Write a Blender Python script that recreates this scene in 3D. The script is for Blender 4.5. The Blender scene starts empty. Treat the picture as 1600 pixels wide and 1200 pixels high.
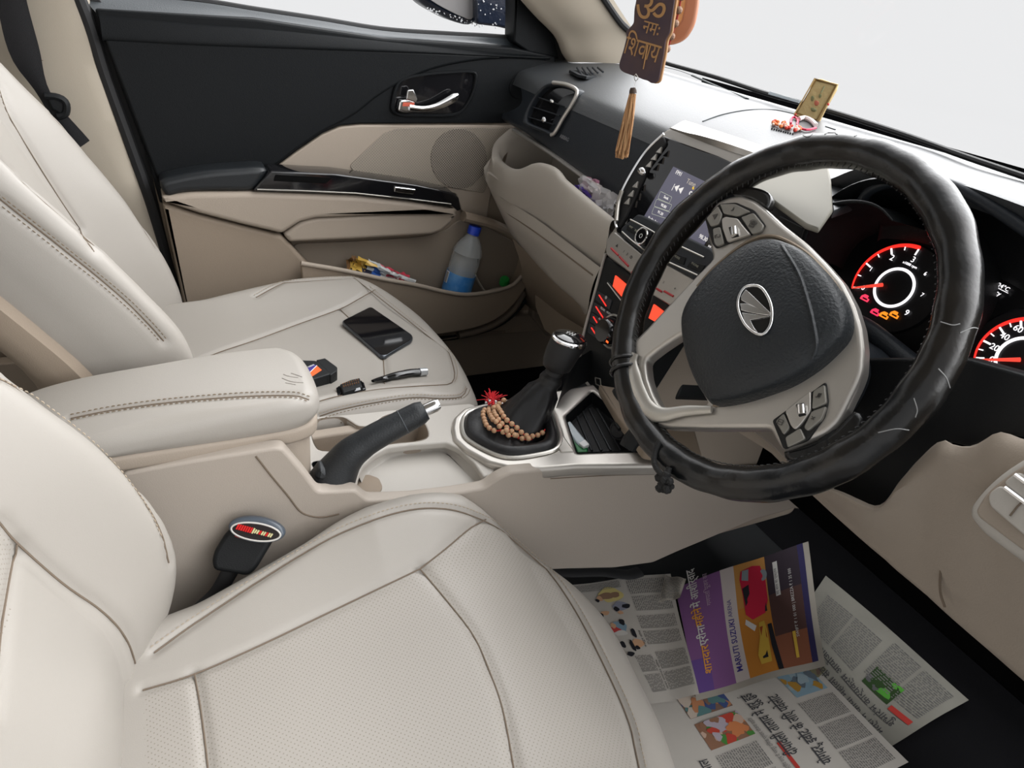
import bpy, math, random
import numpy as np
from mathutils import Vector, Matrix
from mathutils.bvhtree import BVHTree
random.seed(7)
rng = np.random.default_rng(7)
D = bpy.data
SC = bpy.context.scene
COL = SC.collection

# ------------------------------------------------------------------ camera
# car frame: x to the right of the car (driver side +), y forward, z up, metres
CAM_F = 1081.0
CAM_C = np.array([.784, -.058, .980])
def _rot(yaw, pit, roll):
    yaw, pit, roll = map(math.radians, (yaw, pit, roll))
    f = np.array([-math.sin(yaw)*math.cos(pit), math.cos(yaw)*math.cos(pit), -math.sin(pit)])
    r = np.cross(f, [0, 0, 1]); r /= np.linalg.norm(r); u = np.cross(r, f)
    c, s = math.cos(roll), math.sin(roll)
    return np.array([c*r+s*u, -s*r+c*u, f])
CAM_R = _rot(60.12, 30.64, 8.35)
cam = D.objects.new('camera', D.cameras.new('camera')); COL.objects.link(cam)
m4 = Matrix.Identity(4)
for i in range(3):
    m4[i][0] = CAM_R[0][i]; m4[i][1] = CAM_R[1][i]; m4[i][2] = -CAM_R[2][i]; m4[i][3] = CAM_C[i]
cam.matrix_world = m4
cam.data.sensor_width = 36; cam.data.lens = CAM_F/1600*36
cam.data.clip_start = .02; cam.data.clip_end = 100
SC.camera = cam
SC.view_settings.view_transform = 'Standard'; SC.view_settings.look = 'None'
SC.view_settings.gamma = 1; SC.view_settings.use_curve_mapping = False
SC.view_settings.exposure = 0.0

# ------------------------------------------------------------------ sky: pale even haze at the horizon, bright overcast above
w = D.worlds.new('sky'); SC.world = w; w.use_nodes = True
nt = w.node_tree; nt.nodes.clear()
tc = nt.nodes.new('ShaderNodeTexCoord'); sx = nt.nodes.new('ShaderNodeSeparateXYZ')
bg = nt.nodes.new('ShaderNodeBackground'); ou = nt.nodes.new('ShaderNodeOutputWorld')
nt.links.new(tc.outputs['Generated'], sx.inputs[0])
def mrange(src, a, b_, c, d, smooth=True):
    m = nt.nodes.new('ShaderNodeMapRange'); m.inputs['From Min'].default_value = a; m.inputs['From Max'].default_value = b_
    m.inputs['To Min'].default_value = c; m.inputs['To Max'].default_value = d
    if smooth: m.interpolation_type = 'SMOOTHSTEP'
    nt.links.new(src, m.inputs['Value']); return m.outputs[0]
SKY_FRONT, SKY_BACK = 7.6, .62        # sky brightened ahead to whiten the dash top, dimmed behind
hi = mrange(sx.outputs['Y'], -.25, .75, SKY_BACK, SKY_FRONT)
up = mrange(sx.outputs['Z'], .07, .24, 0, 1); dn = mrange(sx.outputs['Z'], -.5, -.16, .25, .845)
mxw = nt.nodes.new('ShaderNodeMix'); mxw.data_type = 'FLOAT'
nt.links.new(up, mxw.inputs['Factor']); nt.links.new(dn, mxw.inputs['A']); nt.links.new(hi, mxw.inputs['B'])
bg.inputs[0].default_value = (.985, .99, 1, 1)
nt.links.new(mxw.outputs['Result'], bg.inputs[1])
nt.links.new(bg.outputs[0], ou.inputs[0])

# ------------------------------------------------------------------ helpers
def unit(v): v = np.asarray(v, float); return v/np.linalg.norm(v)
def at(u, v, x=None, y=None, z=None, n=None, p=None):
    """point of a real surface (an axis plane, or the plane through p with normal n) seen at photo pixel u, v"""
    d = CAM_R.T @ np.array([(u-800)/CAM_F, (600-v)/CAM_F, 1.])
    if n is not None: t = np.dot(np.asarray(p)-CAM_C, n)/np.dot(d, n)
    elif x is not None: t = (x-CAM_C[0])/d[0]
    elif y is not None: t = (y-CAM_C[1])/d[1]
    else: t = (z-CAM_C[2])/d[2]
    return CAM_C+d*t
def ats(pts, **k): return [at(*q, **k) for q in pts]
class Pl:
    """a plane with its own axes"""
    def __init__(s, p, n, ex=None):
        s.p = np.asarray(p, float); s.n = unit(n)
        if ex is None: ex = np.cross([0, 0, 1], s.n) if abs(s.n[2]) < .9 else [1, 0, 0]
        ex = np.asarray(ex, float); s.ex = unit(ex-s.n*np.dot(ex, s.n)); s.ey = np.cross(s.n, s.ex)
    def at(s, u, v, h=0): return at(u, v, n=s.n, p=s.p+s.n*h)
    def ats(s, pts, h=0): return [s.at(*q, h=h) for q in pts]
    def w(s, a, b, h=0): return s.p+s.ex*a+s.ey*b+s.n*h
def crs(pts, n, closed=False):
    """Catmull-Rom through points, n samples evenly by length"""
    P = np.array(pts, float); m = len(P)
    if closed: Q = np.vstack([P[-1], P, P[0], P[1]]); segs = m
    else: Q = np.vstack([2*P[0]-P[1], P, 2*P[-1]-P[-2]]); segs = m-1
    out = []
    for i in range(segs):
        a, b, c, d = Q[i:i+4]
        for t in np.linspace(0, 1, 16, endpoint=False):
            out.append(.5*((2*b)+(c-a)*t+(2*a-5*b+4*c-d)*t*t+(-a+3*b-3*c+d)*t**3))
    out.append(P[0] if closed else P[-1]); out = np.array(out)
    L = np.concatenate([[0], np.cumsum(np.linalg.norm(np.diff(out, axis=0), axis=1))])
    s = np.linspace(0, L[-1], n+1 if closed else n)
    r = np.stack([np.interp(s, L, out[:, k]) for k in range(out.shape[1])], 1)
    return r[:-1] if closed else r
def rounded(pts, r, seg=5):
    """closed polygon with its corners rounded by radius r (number or list)"""
    P = [np.asarray(q, float) for q in pts]; n = len(P); out = []
    for i in range(n):
        a, b, c = P[i-1], P[i], P[(i+1) % n]; rr = r[i] if isinstance(r, (list, tuple)) else r
        la, lc = np.linalg.norm(a-b), np.linalg.norm(c-b)
        d = min(rr, la*.48, lc*.48)
        if d < 1e-5: out.append(b); continue
        s, e = b+(a-b)/la*d, b+(c-b)/lc*d
        for k in range(seg+1):
            t = k/seg; out.append((1-t)**2*s+2*t*(1-t)*b+t*t*e)
    return out
_mats = {}
def mat(name, col, rough=.5, metal=0., spec=.5, bump=0., bscale=300., coat=0., emit=None, estr=1., trans=0., alpha=1., ior=1.45, sheen=0., var=0., noisecol=None, nscale=8., aniso=0.):
    if name in _mats: return _mats[name]
    m = D.materials.new(name); m.use_nodes = True; t = m.node_tree; b = t.nodes['Principled BSDF']
    b.inputs['Base Color'].default_value = (*col, 1); b.inputs['Roughness'].default_value = rough
    b.inputs['Metallic'].default_value = metal; b.inputs['Specular IOR Level'].default_value = spec
    b.inputs['Coat Weight'].default_value = coat; b.inputs['Transmission Weight'].default_value = trans
    b.inputs['Alpha'].default_value = alpha; b.inputs['IOR'].default_value = ior
    b.inputs['Sheen Weight'].default_value = sheen
    if emit: b.inputs['Emission Color'].default_value = (*emit, 1); b.inputs['Emission Strength'].default_value = estr
    co = t.nodes.new('ShaderNodeTexCoord')
    if bump:
        n = t.nodes.new('ShaderNodeTexNoise'); n.inputs['Scale'].default_value = bscale; n.inputs['Detail'].default_value = 3
        bp = t.nodes.new('ShaderNodeBump'); bp.inputs['Strength'].default_value = bump; bp.inputs['Distance'].default_value = .001
        t.links.new(co.outputs['Object'], n.inputs['Vector']); t.links.new(n.outputs['Fac'], bp.inputs['Height']); t.links.new(bp.outputs[0], b.inputs['Normal'])
    if var or noisecol:
        n = t.nodes.new('ShaderNodeTexNoise'); n.inputs['Scale'].default_value = nscale; n.inputs['Detail'].default_value = 4
        mx = t.nodes.new('ShaderNodeMix'); mx.data_type = 'RGBA'
        mx.inputs['A'].default_value = (*col, 1); mx.inputs['B'].default_value = (*(noisecol or [c*(1-var) for c in col]), 1)
        rr = t.nodes.new('ShaderNodeMapRange'); rr.inputs['From Min'].default_value = .35; rr.inputs['From Max'].default_value = .65
        t.links.new(co.outputs['Object'], n.inputs['Vector']); t.links.new(n.outputs['Fac'], rr.inputs['Value'])
        t.links.new(rr.outputs[0], mx.inputs['Factor']); t.links.new(mx.outputs['Result'], b.inputs['Base Color'])
    _mats[name] = m; return m
def dotmat(name, col, dot, pitch, rad, rough=.5, axes='xy', bump=.3, spec=.4):
    """leather or plastic with a regular field of small punched holes"""
    if name in _mats: return _mats[name]
    m = mat(name, col, rough, spec=spec); t = m.node_tree; b = t.nodes['Principled BSDF']
    co = t.nodes.new('ShaderNodeTexCoord'); sp = t.nodes.new('ShaderNodeSeparateXYZ'); cb = t.nodes.new('ShaderNodeCombineXYZ')
    t.links.new(co.outputs['Object'], sp.inputs[0])
    t.links.new(sp.outputs[axes[0].upper()], cb.inputs[0]); t.links.new(sp.outputs[axes[1].upper()], cb.inputs[1])
    mp = t.nodes.new('ShaderNodeMapping'); mp.inputs['Rotation'].default_value = (0, 0, math.pi/4); mp.inputs['Scale'].default_value = (1/pitch,)*3
    t.links.new(cb.outputs[0], mp.inputs[0])
    fr = t.nodes.new('ShaderNodeVectorMath'); fr.operation = 'FRACTION'; t.links.new(mp.outputs[0], fr.inputs[0])
    su = t.nodes.new('ShaderNodeVectorMath'); su.operation = 'SUBTRACT'; su.inputs[1].default_value = (.5, .5, 0); t.links.new(fr.outputs[0], su.inputs[0])
    ml = t.nodes.new('ShaderNodeVectorMath'); ml.operation = 'MULTIPLY'; ml.inputs[1].default_value = (1, 1, 0); t.links.new(su.outputs[0], ml.inputs[0])
    le = t.nodes.new('ShaderNodeVectorMath'); le.operation = 'LENGTH'; t.links.new(ml.outputs[0], le.inputs[0])
    r = t.nodes.new('ShaderNodeMapRange'); r.inputs['From Min'].default_value = rad*.7; r.inputs['From Max'].default_value = rad*1.2
    t.links.new(le.outputs['Value'], r.inputs['Value'])
    mx = t.nodes.new('ShaderNodeMix'); mx.data_type = 'RGBA'; mx.inputs['A'].default_value = (*dot, 1); mx.inputs['B'].default_value = (*col, 1)
    t.links.new(r.outputs[0], mx.inputs['Factor']); t.links.new(mx.outputs['Result'], b.inputs['Base Color'])
    bp = t.nodes.new('ShaderNodeBump'); bp.inputs['Strength'].default_value = bump; bp.inputs['Distance'].default_value = .001
    t.links.new(r.outputs[0], bp.inputs['Height']); t.links.new(bp.outputs[0], b.inputs['Normal'])
    return m
_org = {}
def thing(name, label, cat, loc, group=None):
    o = D.objects.new(name, None); COL.objects.link(o); o.location = tuple(float(c) for c in loc)
    o.empty_display_size = .02
    o['label'] = label; o['category'] = cat
    if group: o['group'] = group
    _org[o.name] = np.asarray(loc, float); return o
class B:
    def __init__(s): s.V = []; s.F = []; s.M = []; s.mats = []; s.n = 0
    def add(s, V, F, m):
        if m not in s.mats: s.mats.append(m)
        k = s.mats.index(m); V = np.asarray(V, float).reshape(-1, 3); s.V.append(V)
        for f in F: s.F.append([int(i)+s.n for i in f]); s.M.append(k)
        s.n += len(V); return s
    def grid(s, G, m, cu=False, cv=False, mf=None, flip=False):
        G = np.asarray(G, float); a, b = G.shape[:2]; F = []
        for i in range(a if cu else a-1):
            for j in range(b if cv else b-1):
                q = [i*b+j, ((i+1) % a)*b+j, ((i+1) % a)*b+(j+1) % b, i*b+(j+1) % b]
                F.append(q[::-1] if flip else q)
        return s.add(G.reshape(-1, 3), F, m)
    def slab(s, pts, n, t, m, bev=.002, holes=(), h=0., seg=2):
        """solid plate: outline (and holes) on the front plane, thickness t behind it, rounded rim"""
        n = unit(n); P = np.array(pts, float); p0 = P.mean(0); ex = unit(P[np.argmax(np.linalg.norm(P-P[0], axis=1))]-P[0]); ex = unit(ex-n*np.dot(ex, n)); ey = np.cross(n, ex)
        cu = D.curves.new('c', 'CURVE'); cu.dimensions = '2D'; cu.fill_mode = 'BOTH'
        bev = min(bev, t*.49)
        cu.extrude = t/2-bev; cu.bevel_depth = bev; cu.bevel_resolution = seg; cu.offset = -bev
        for L in [P]+[np.array(q, float) for q in holes]:
            sp = cu.splines.new('POLY'); sp.points.add(len(L)-1); sp.use_cyclic_u = True
            for k, q in enumerate(L): sp.points[k].co = (np.dot(q-p0, ex), np.dot(q-p0, ey), 0, 1)
        ob = D.objects.new('c', cu); me = D.meshes.new_from_object(ob)
        V = np.array([v.co[:] for v in me.vertices]).reshape(-1, 3); F = [list(p.vertices) for p in me.polygons]
        D.objects.remove(ob); D.curves.remove(cu); D.meshes.remove(me)
        W = p0+np.outer(V[:, 0], ex)+np.outer(V[:, 1], ey)+np.outer(V[:, 2]-t/2+h, n)
        return s.add(W, F, m)
    def text(s, txt, o, ex, ey, size, m, lift=.0003, depth=.0002, shear=0., fn=None, align='CENTER', bold=0., tall=1.):
        cu = D.curves.new('t', 'FONT'); cu.body = txt; cu.size = size; cu.extrude = 0 if fn else depth; cu.align_x = align; cu.align_y = 'CENTER'; cu.shear = shear
        cu.resolution_u = 3; cu.offset = bold
        ob = D.objects.new('t', cu); me = D.meshes.new_from_object(ob)
        V = np.array([v.co[:] for v in me.vertices]).reshape(-1, 3); F = [list(p.vertices) for p in me.polygons]
        D.objects.remove(ob); D.curves.remove(cu); D.meshes.remove(me)
        if len(V) == 0: return s
        if fn: W = np.array([fn(o[0]+ex[0]*v[0]+ey[0]*v[1], o[1]+ex[1]*v[0]+ey[1]*v[1]) for v in V])
        else:
            ex = unit(ex); ey = unit(ey); nn = np.cross(ex, ey)
            W = np.asarray(o)+np.outer(V[:, 0], ex)+np.outer(V[:, 1]*tall, ey)+np.outer(V[:, 2]+lift, nn)
        return s.add(W, F, m)
    def tube(s, pts, r, m, seg=10, closed=False, flat=1., up=None, cap=True):
        P = np.array(pts, float); n = len(P); r = np.full(n, r) if np.isscalar(r) else np.asarray(r, float)
        if closed: T = np.roll(P, -1, 0)-np.roll(P, 1, 0)
        else: T = np.gradient(P, axis=0)
        T /= np.linalg.norm(T, axis=1)[:, None]+1e-12
        u0 = np.array(up if up is not None else ([0, 0, 1] if abs(T[0][2]) < .9 else [1, 0, 0]), float)
        G = []; N = u0-T[0]*np.dot(u0, T[0]); N /= np.linalg.norm(N)
        a = np.linspace(0, 2*np.pi, seg, endpoint=False)
        for i in range(n):
            if up is not None: N = u0
            N = N-T[i]*np.dot(N, T[i]); N /= np.linalg.norm(N)+1e-12; Bn = np.cross(T[i], N)
            G.append(P[i]+r[i]*(np.outer(np.cos(a)*flat, N)+np.outer(np.sin(a), Bn)))
        G = np.array(G); k0 = s.n; s.grid(G, m, cu=closed, cv=True, flip=True)
        if cap and not closed:
            s.F.append([k0+j for j in range(seg)][::-1][::-1]); s.M.append(s.mats.index(m))
            s.F.append([k0+(n-1)*seg+j for j in range(seg)][::-1]); s.M.append(s.mats.index(m))
        return s
    def lathe(s, prof, o, ax, m, seg=24, ex=None, sx=1.):
        """profile of (radius, height) turned about the axis ax from o"""
        ax = unit(ax); e = np.array(ex if ex is not None else ([1, 0, 0] if abs(ax[0]) < .9 else [0, 1, 0]), float)
        e = unit(e-ax*np.dot(e, ax)); f = np.cross(ax, e); a = np.linspace(0, 2*np.pi, seg, endpoint=False)
        G = np.array([np.asarray(o)+ax*h+r*(np.outer(np.cos(a)*sx, e)+np.outer(np.sin(a), f)) for r, h in prof])
        return s.grid(G, m, cv=True, flip=True)
    def ball(s, c, r, m, seg=12, sc=(1, 1, 1)):
        G = []
        for i in range(seg//2+1):
            ph = math.pi*i/(seg//2); a = np.linspace(0, 2*np.pi, seg, endpoint=False)
            G.append(np.stack([c[0]+r*sc[0]*np.cos(a)*math.sin(ph), c[1]+r*sc[1]*np.sin(a)*math.sin(ph), np.full(seg, c[2]+r*sc[2]*math.cos(ph))], 1))
        return s.grid(np.array(G), m, cv=True)
    def box(s, o, ex, ey, ez, m, bev=.002):
        """solid box from corner o along three edge vectors"""
        o, ex, ey, ez = [np.asarray(q, float) for q in (o, ex, ey, ez)]
        n = unit(np.cross(ex, ey))
        if np.dot(n, ez) < 0: ex, ey = ey, ex; n = -n
        c = [o+ez, o+ez+ex, o+ez+ex+ey, o+ez+ey]
        return s.slab(c, n, float(np.dot(ez, n)), m, bev)
    def make(s, name, parent=None, label=None, cat=None, group=None, kind=None, sharp=38., org=None):
        V = np.vstack(s.V)
        if parent is not None: o0 = _org[parent.name]
        elif org is not None: o0 = np.asarray(org, float)
        elif kind == 'structure': o0 = np.zeros(3)
        else: o0 = np.array([V[:, 0].mean(), V[:, 1].mean(), V[:, 2].min()])
        me = D.meshes.new(name); me.from_pydata((V-o0).tolist(), [], s.F)
        for m in s.mats: me.materials.append(m)
        me.polygons.foreach_set('material_index', s.M); me.polygons.foreach_set('use_smooth', [True]*len(s.F))
        me.update()
        try: me.set_sharp_from_angle(angle=math.radians(sharp))
        except Exception: pass
        ob = D.objects.new(name, me); COL.objects.link(ob)
        if parent is not None: ob.parent = parent; _org[ob.name] = o0
        else: ob.location = tuple(o0); _org[ob.name] = o0
        if label: ob['label'] = label
        if cat: ob['category'] = cat
        if group: ob['group'] = group
        if kind: ob['kind'] = kind
        return ob
def surf(rows, nu, nv, cu=False):
    """smooth grid through rows of control points"""
    R = np.array([crs(r, nv, closed=cu) for r in rows])
    return np.stack([crs(R[:, j], nu) for j in range(R.shape[1])], 1)
def bvh(V, F): return BVHTree.FromPolygons([tuple(v) for v in V], F)
def cast(tree, u, v):
    d = CAM_R.T @ np.array([(u-800)/CAM_F, (600-v)/CAM_F, 1.]); h = tree.ray_cast(Vector(CAM_C), Vector(unit(d)))
    return None if h[0] is None else (np.array(h[0]), np.array(h[1]))
def onsurf(tree, px, n):
    """pixel polyline laid on a surface: points and outward normals"""
    out = []
    for q in crs(px, n):
        h = cast(tree, *q)
        if h is not None:
            nn = h[1] if np.dot(h[1], CAM_C-h[0]) > 0 else -h[1]
            out.append((h[0], nn))
    return out
def groove(V, N, lines, depth=.004, wid=.006):
    V = V.copy()
    for L in lines:
        if len(L) < 2: continue
        Q = np.array([p for p, _ in L])
        lo, hi = Q.min(0)-.03, Q.max(0)+.03
        idx = np.where(np.all((V > lo) & (V < hi), axis=1))[0]
        if len(idx) == 0: continue
        d = np.full(len(idx), 9.)
        for a, b in zip(Q[:-1], Q[1:]):
            ab = b-a; t = np.clip(((V[idx]-a)@ab)/(ab@ab+1e-12), 0, 1); d = np.minimum(d, np.linalg.norm(V[idx]-a-np.outer(t, ab), axis=1))
        V[idx] -= N[idx]*(depth*np.exp(-(d/wid)**2))[:, None]
    return V
def vnorm(V, F):
    F = np.array(F); n = np.cross(V[F[:, 1]]-V[F[:, 0]], V[F[:, 2]]-V[F[:, 0]]); N = np.zeros_like(V)
    for k in range(F.shape[1]): np.add.at(N, F[:, k], n)
    return N/(np.linalg.norm(N, axis=1)[:, None]+1e-12)
def stitches(b, L, m, off=0., step=.006, ln=.0038, r=.0007, lift=.0002):
    P = np.array([p for p, _ in L]); N = np.array([n for _, n in L])
    s = np.concatenate([[0], np.cumsum(np.linalg.norm(np.diff(P, axis=0), axis=1))]); k = 0
    while k*step+ln < s[-1]:
        f = lambda q: np.array([np.interp(q, s, P[:, j]) for j in range(3)])
        a, c = f(k*step), f(k*step+ln); n = unit(np.array([np.interp(k*step, s, N[:, j]) for j in range(3)]))
        sd = np.cross(n, unit(c-a))*off
        b.tube([a+sd+n*lift, (a+c)/2+sd+n*(lift+r*.6), c+sd+n*lift], [r*.6, r, r*.6], m, seg=5); k += 1

# ------------------------------------------------------------------ materials
LEA = (.325, .302, .272)
leather = mat('cream_leather', LEA, .42, spec=.45, bump=.12, bscale=900)
leather_dot = dotmat('perforated_leather', LEA, (.24, .215, .18), .0042, .17, .45)
leather_dot_y = dotmat('perforated_leather_upright', LEA, (.24, .215, .18), .0042, .17, .45, axes='xz')
stitch = mat('brown_thread', (.16, .115, .07), .8)
stitch2 = mat('beige_thread', (.34, .28, .21), .8)
seamm = mat('seam_shadowless_brown', (.15, .115, .085), .9)
beige = mat('beige_plastic', (.325, .275, .225), .55, spec=.35, bump=.25, bscale=700)
beige2 = mat('warm_beige_plastic', (.265, .213, .163), .6, spec=.3, bump=.25, bscale=700)
ivory = mat('ivory_plastic', (.43, .405, .37), .5, spec=.4, bump=.2, bscale=700)
black = mat('black_plastic', (.008, .009, .010), .5, spec=.3, bump=.3, bscale=600)
charcoal = mat('charcoal_plastic', (.020, .024, .030), .42, spec=.45, bump=.35, bscale=500)
dashtop = mat('dark_soft_dash', (.05, .054, .058), .44, spec=.9, bump=.3, bscale=450)
gloss = mat('gloss_black', (.006, .006, .007), .08, spec=.6, coat=.4)
chrome = mat('chrome', (.75, .75, .75), .12, metal=1)
silver = mat('satin_silver', (.50, .48, .44), .32, metal=.75)
silver_w = mat('warm_satin_silver', (.50, .475, .44), .36, metal=.75)
rubber = mat('dark_rubber', (.015, .015, .016), .7)
void = mat('unlit_black_fill', (.003, .003, .003), 1., spec=0.)  # near-black colour stands in for the unlit space behind the dash
carpet = mat('black_carpet', (.006, .006, .007), .95, spec=.1, bump=1., bscale=1500)
red = mat('red_trim', (.45, .01, .015), .4)
redglow = mat('red_backlight', (.6, .02, .02), .5, emit=(1, .03, .02), estr=1.1)
whiteglow = mat('white_backlight', (.8, .8, .8), .5, emit=(1, .97, 1), estr=1.3)
white = mat('white_print', (.75, .75, .75), .6)
# ================================================================== car shell
def glassmat():
    m = D.materials.new('clear_glass'); m.use_nodes = True; t = m.node_tree; t.nodes.clear()
    o = t.nodes.new('ShaderNodeOutputMaterial'); mx = t.nodes.new('ShaderNodeMixShader'); tr = t.nodes.new('ShaderNodeBsdfTransparent'); g = t.nodes.new('ShaderNodeBsdfGlossy')
    g.inputs['Roughness'].default_value = .02; g.inputs['Color'].default_value = (.9, .9, .9, 1); mx.inputs[0].default_value = .012
    t.links.new(tr.outputs[0], mx.inputs[1]); t.links.new(g.outputs[0], mx.inputs[2]); t.links.new(mx.outputs[0], o.inputs[0]); return m
glass = glassmat()
roofm = mat('grey_headliner', (.52, .49, .44), .9)
b = B()
b.grid([[(-.78, -1.5, .03), (1.0, -1.5, .03)], [(-.78, 1.15, .03), (1.0, 1.15, .03)], [(-.78, 1.22, .14), (1.0, 1.22, .14)], [(-.78, 1.28, .45), (1.0, 1.28, .45)], [(-.78, 1.28, .80), (1.0, 1.28, .80)]], carpet)
b.make('floor', kind='structure')
b = B(); b.slab([(-.66, -1.6, 1.26), (.66, -1.6, 1.26), (.66, .30, 1.26), (-.66, .30, 1.26)], (0, 0, -1), .03, roofm, .01); b.make('ceiling', kind='structure')
b = B(); b.slab([(-.78, -1.3, .05), (.78, -1.3, .05), (.70, -1.45, 1.24), (-.70, -1.45, 1.24)], (0, 1, .12), .02, roofm, .004); b.make('wall_back', kind='structure')
b = B(); b.grid([[(-.74, 1.00, .845), (.80, 1.00, .845)], [(-.66, .32, 1.25), (.66, .32, 1.25)]], glass); b.make('window_1', kind='structure', label=None)
# black seal along the foot of the windscreen
seal = ats([(1030, 93), (1042, 99), (1120, 121), (1200, 147), (1260, 163), (1340, 187), (1420, 213), (1500, 242), (1600, 276)], y=.955)
seal = [seal[0]+np.array([-.25, .02, .0])]+[seal[0]+np.array([-.1, .01, 0])]+seal+[seal[-1]+(seal[-1]-seal[-2])*3]
b = B(); b.tube(crs(seal, 60), .006, rubber, seg=8, flat=.7); b.make('trim_1', kind='structure')
# A pillar, near passenger side: a rounded ivory trim leaning back
pil = mat('pillar_trim', (.42, .37, .30), .6, spec=.3, bump=.15, bscale=900)
L = ats([(889, 97), (881, 84), (875, 68), (866, 53), (841, 28), (816, 0), (790, -32), (740, -90)], x=-.665)
Rr = ats([(972, 99), (975, 92), (985, 66), (975, 48), (960, 33), (937, 0), (915, -35), (880, -90)], x=-.60)
Rr[0] = at(985, 100, x=-.60); Rr[1] = at(984, 85, x=-.60); Rr[2] = at(982, 62, x=-.60)
rows = []
for a, c in zip(L, Rr):
    mdl = (a+c)/2; nn = unit(CAM_C-mdl); nn = unit(np.array([.75, -.5, .1]))
    rows.append([a+np.array([-.05, .02, 0]), a, a*.75+c*.25+nn*.012, mdl+nn*.016, a*.25+c*.75+nn*.011, c, c+np.array([.0, .05, -.01])])
b = B(); b.grid(surf(rows, 30, 24), pil); b.make('trim_2', kind='structure')
# black windscreen edge seal beside the pillar
b = B(); b.tube(crs([q+np.array([.003, .012, 0]) for q in Rr[1:]], 30), .007, rubber, seg=8); b.make('trim_3', kind='structure')
# B pillar trim
L = ats([(-160, -60), (-140, 0), (-100, 130), (-60, 240), (60, 330), (140, 420)], x=-.735)
Rr = ats([(116, -60), (130, 0), (150, 92), (170, 145), (215, 290), (262, 420)], x=-.70)
rows = [[a, a*.6+c*.4+np.array([.012, 0, 0]), a*.2+c*.8+np.array([.01, 0, 0]), c, c+np.array([-.03, .012, 0])] for a, c in zip(L, Rr)]
b = B(); b.grid(surf(rows, 30, 16), pil); b.make('trim_4', kind='structure')
b = B(); b.tube(ats([(60, 94), (110, 96), (151, 97)], x=-.7005), .0012, seamm, seg=5); b.make('trim_5', kind='structure')
# sill trim under the door and kick panel
b = B()
b.grid([[at(640, 540, x=-.66), at(715, 528, x=-.66), at(790, 520, x=-.66), at(925, 512, x=-.66)], [at(640, 500, x=-.70), at(715, 515, x=-.70), at(790, 505, x=-.70), at(925, 455, x=-.70)]], beige2)
b.slab([(-.672, -.6, .20), (-.672, 1.0, .20), (-.672, 1.0, .03), (-.672, -.6, .03)], (1, 0, 0), .03, beige2, .004)
b.slab([(-.655, .82, .60), (-.655, 1.05, .60), (-.655, 1.05, .135), (-.655, .86, .135), (-.655, .80, .2)], (1, 0, 0), .03, beige2, .006)
b.make('trim_6', kind='structure')
b = B(); b.slab([(-.735, -1.5, .88), (-.735, -.10, .86), (-.735, -.02, .3), (-.735, 0, .03), (-.735, -1.5, .03)], (1, 0, 0), .02, beige2, .004); b.make('wall_left', kind='structure')
# rubber seal round the door opening
b = B(); b.tube(crs(ats([(112, -30), (140, 40), (165, 120), (205, 230), (240, 330), (268, 430), (292, 500)], x=-.705), 40), .011, rubber, seg=8); b.make('trim_7', kind='structure')
b = B(); b.slab(ats([(95, -60), (135, -30), (200, 60), (330, 500), (262, 500), (230, 330), (160, 120)], x=-.716), (1, 0, 0), .01, rubber, .002); b.slab(ats([(836, 10), (872, 40), (906, 84), (910, 116), (858, 112)], x=-.705), (1, 0, 0), .02, rubber, .002); b.make('trim_8', kind='structure')
# door glass
b = B(); b.grid([[(-.742, -.35, .84), (-.742, .64, .84)], [(-.66, -.35, 1.22), (-.66, .45, 1.22)]], glass); b.make('window_2', kind='structure')
# back seat shape far behind the passenger seat is outside the frame

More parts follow.
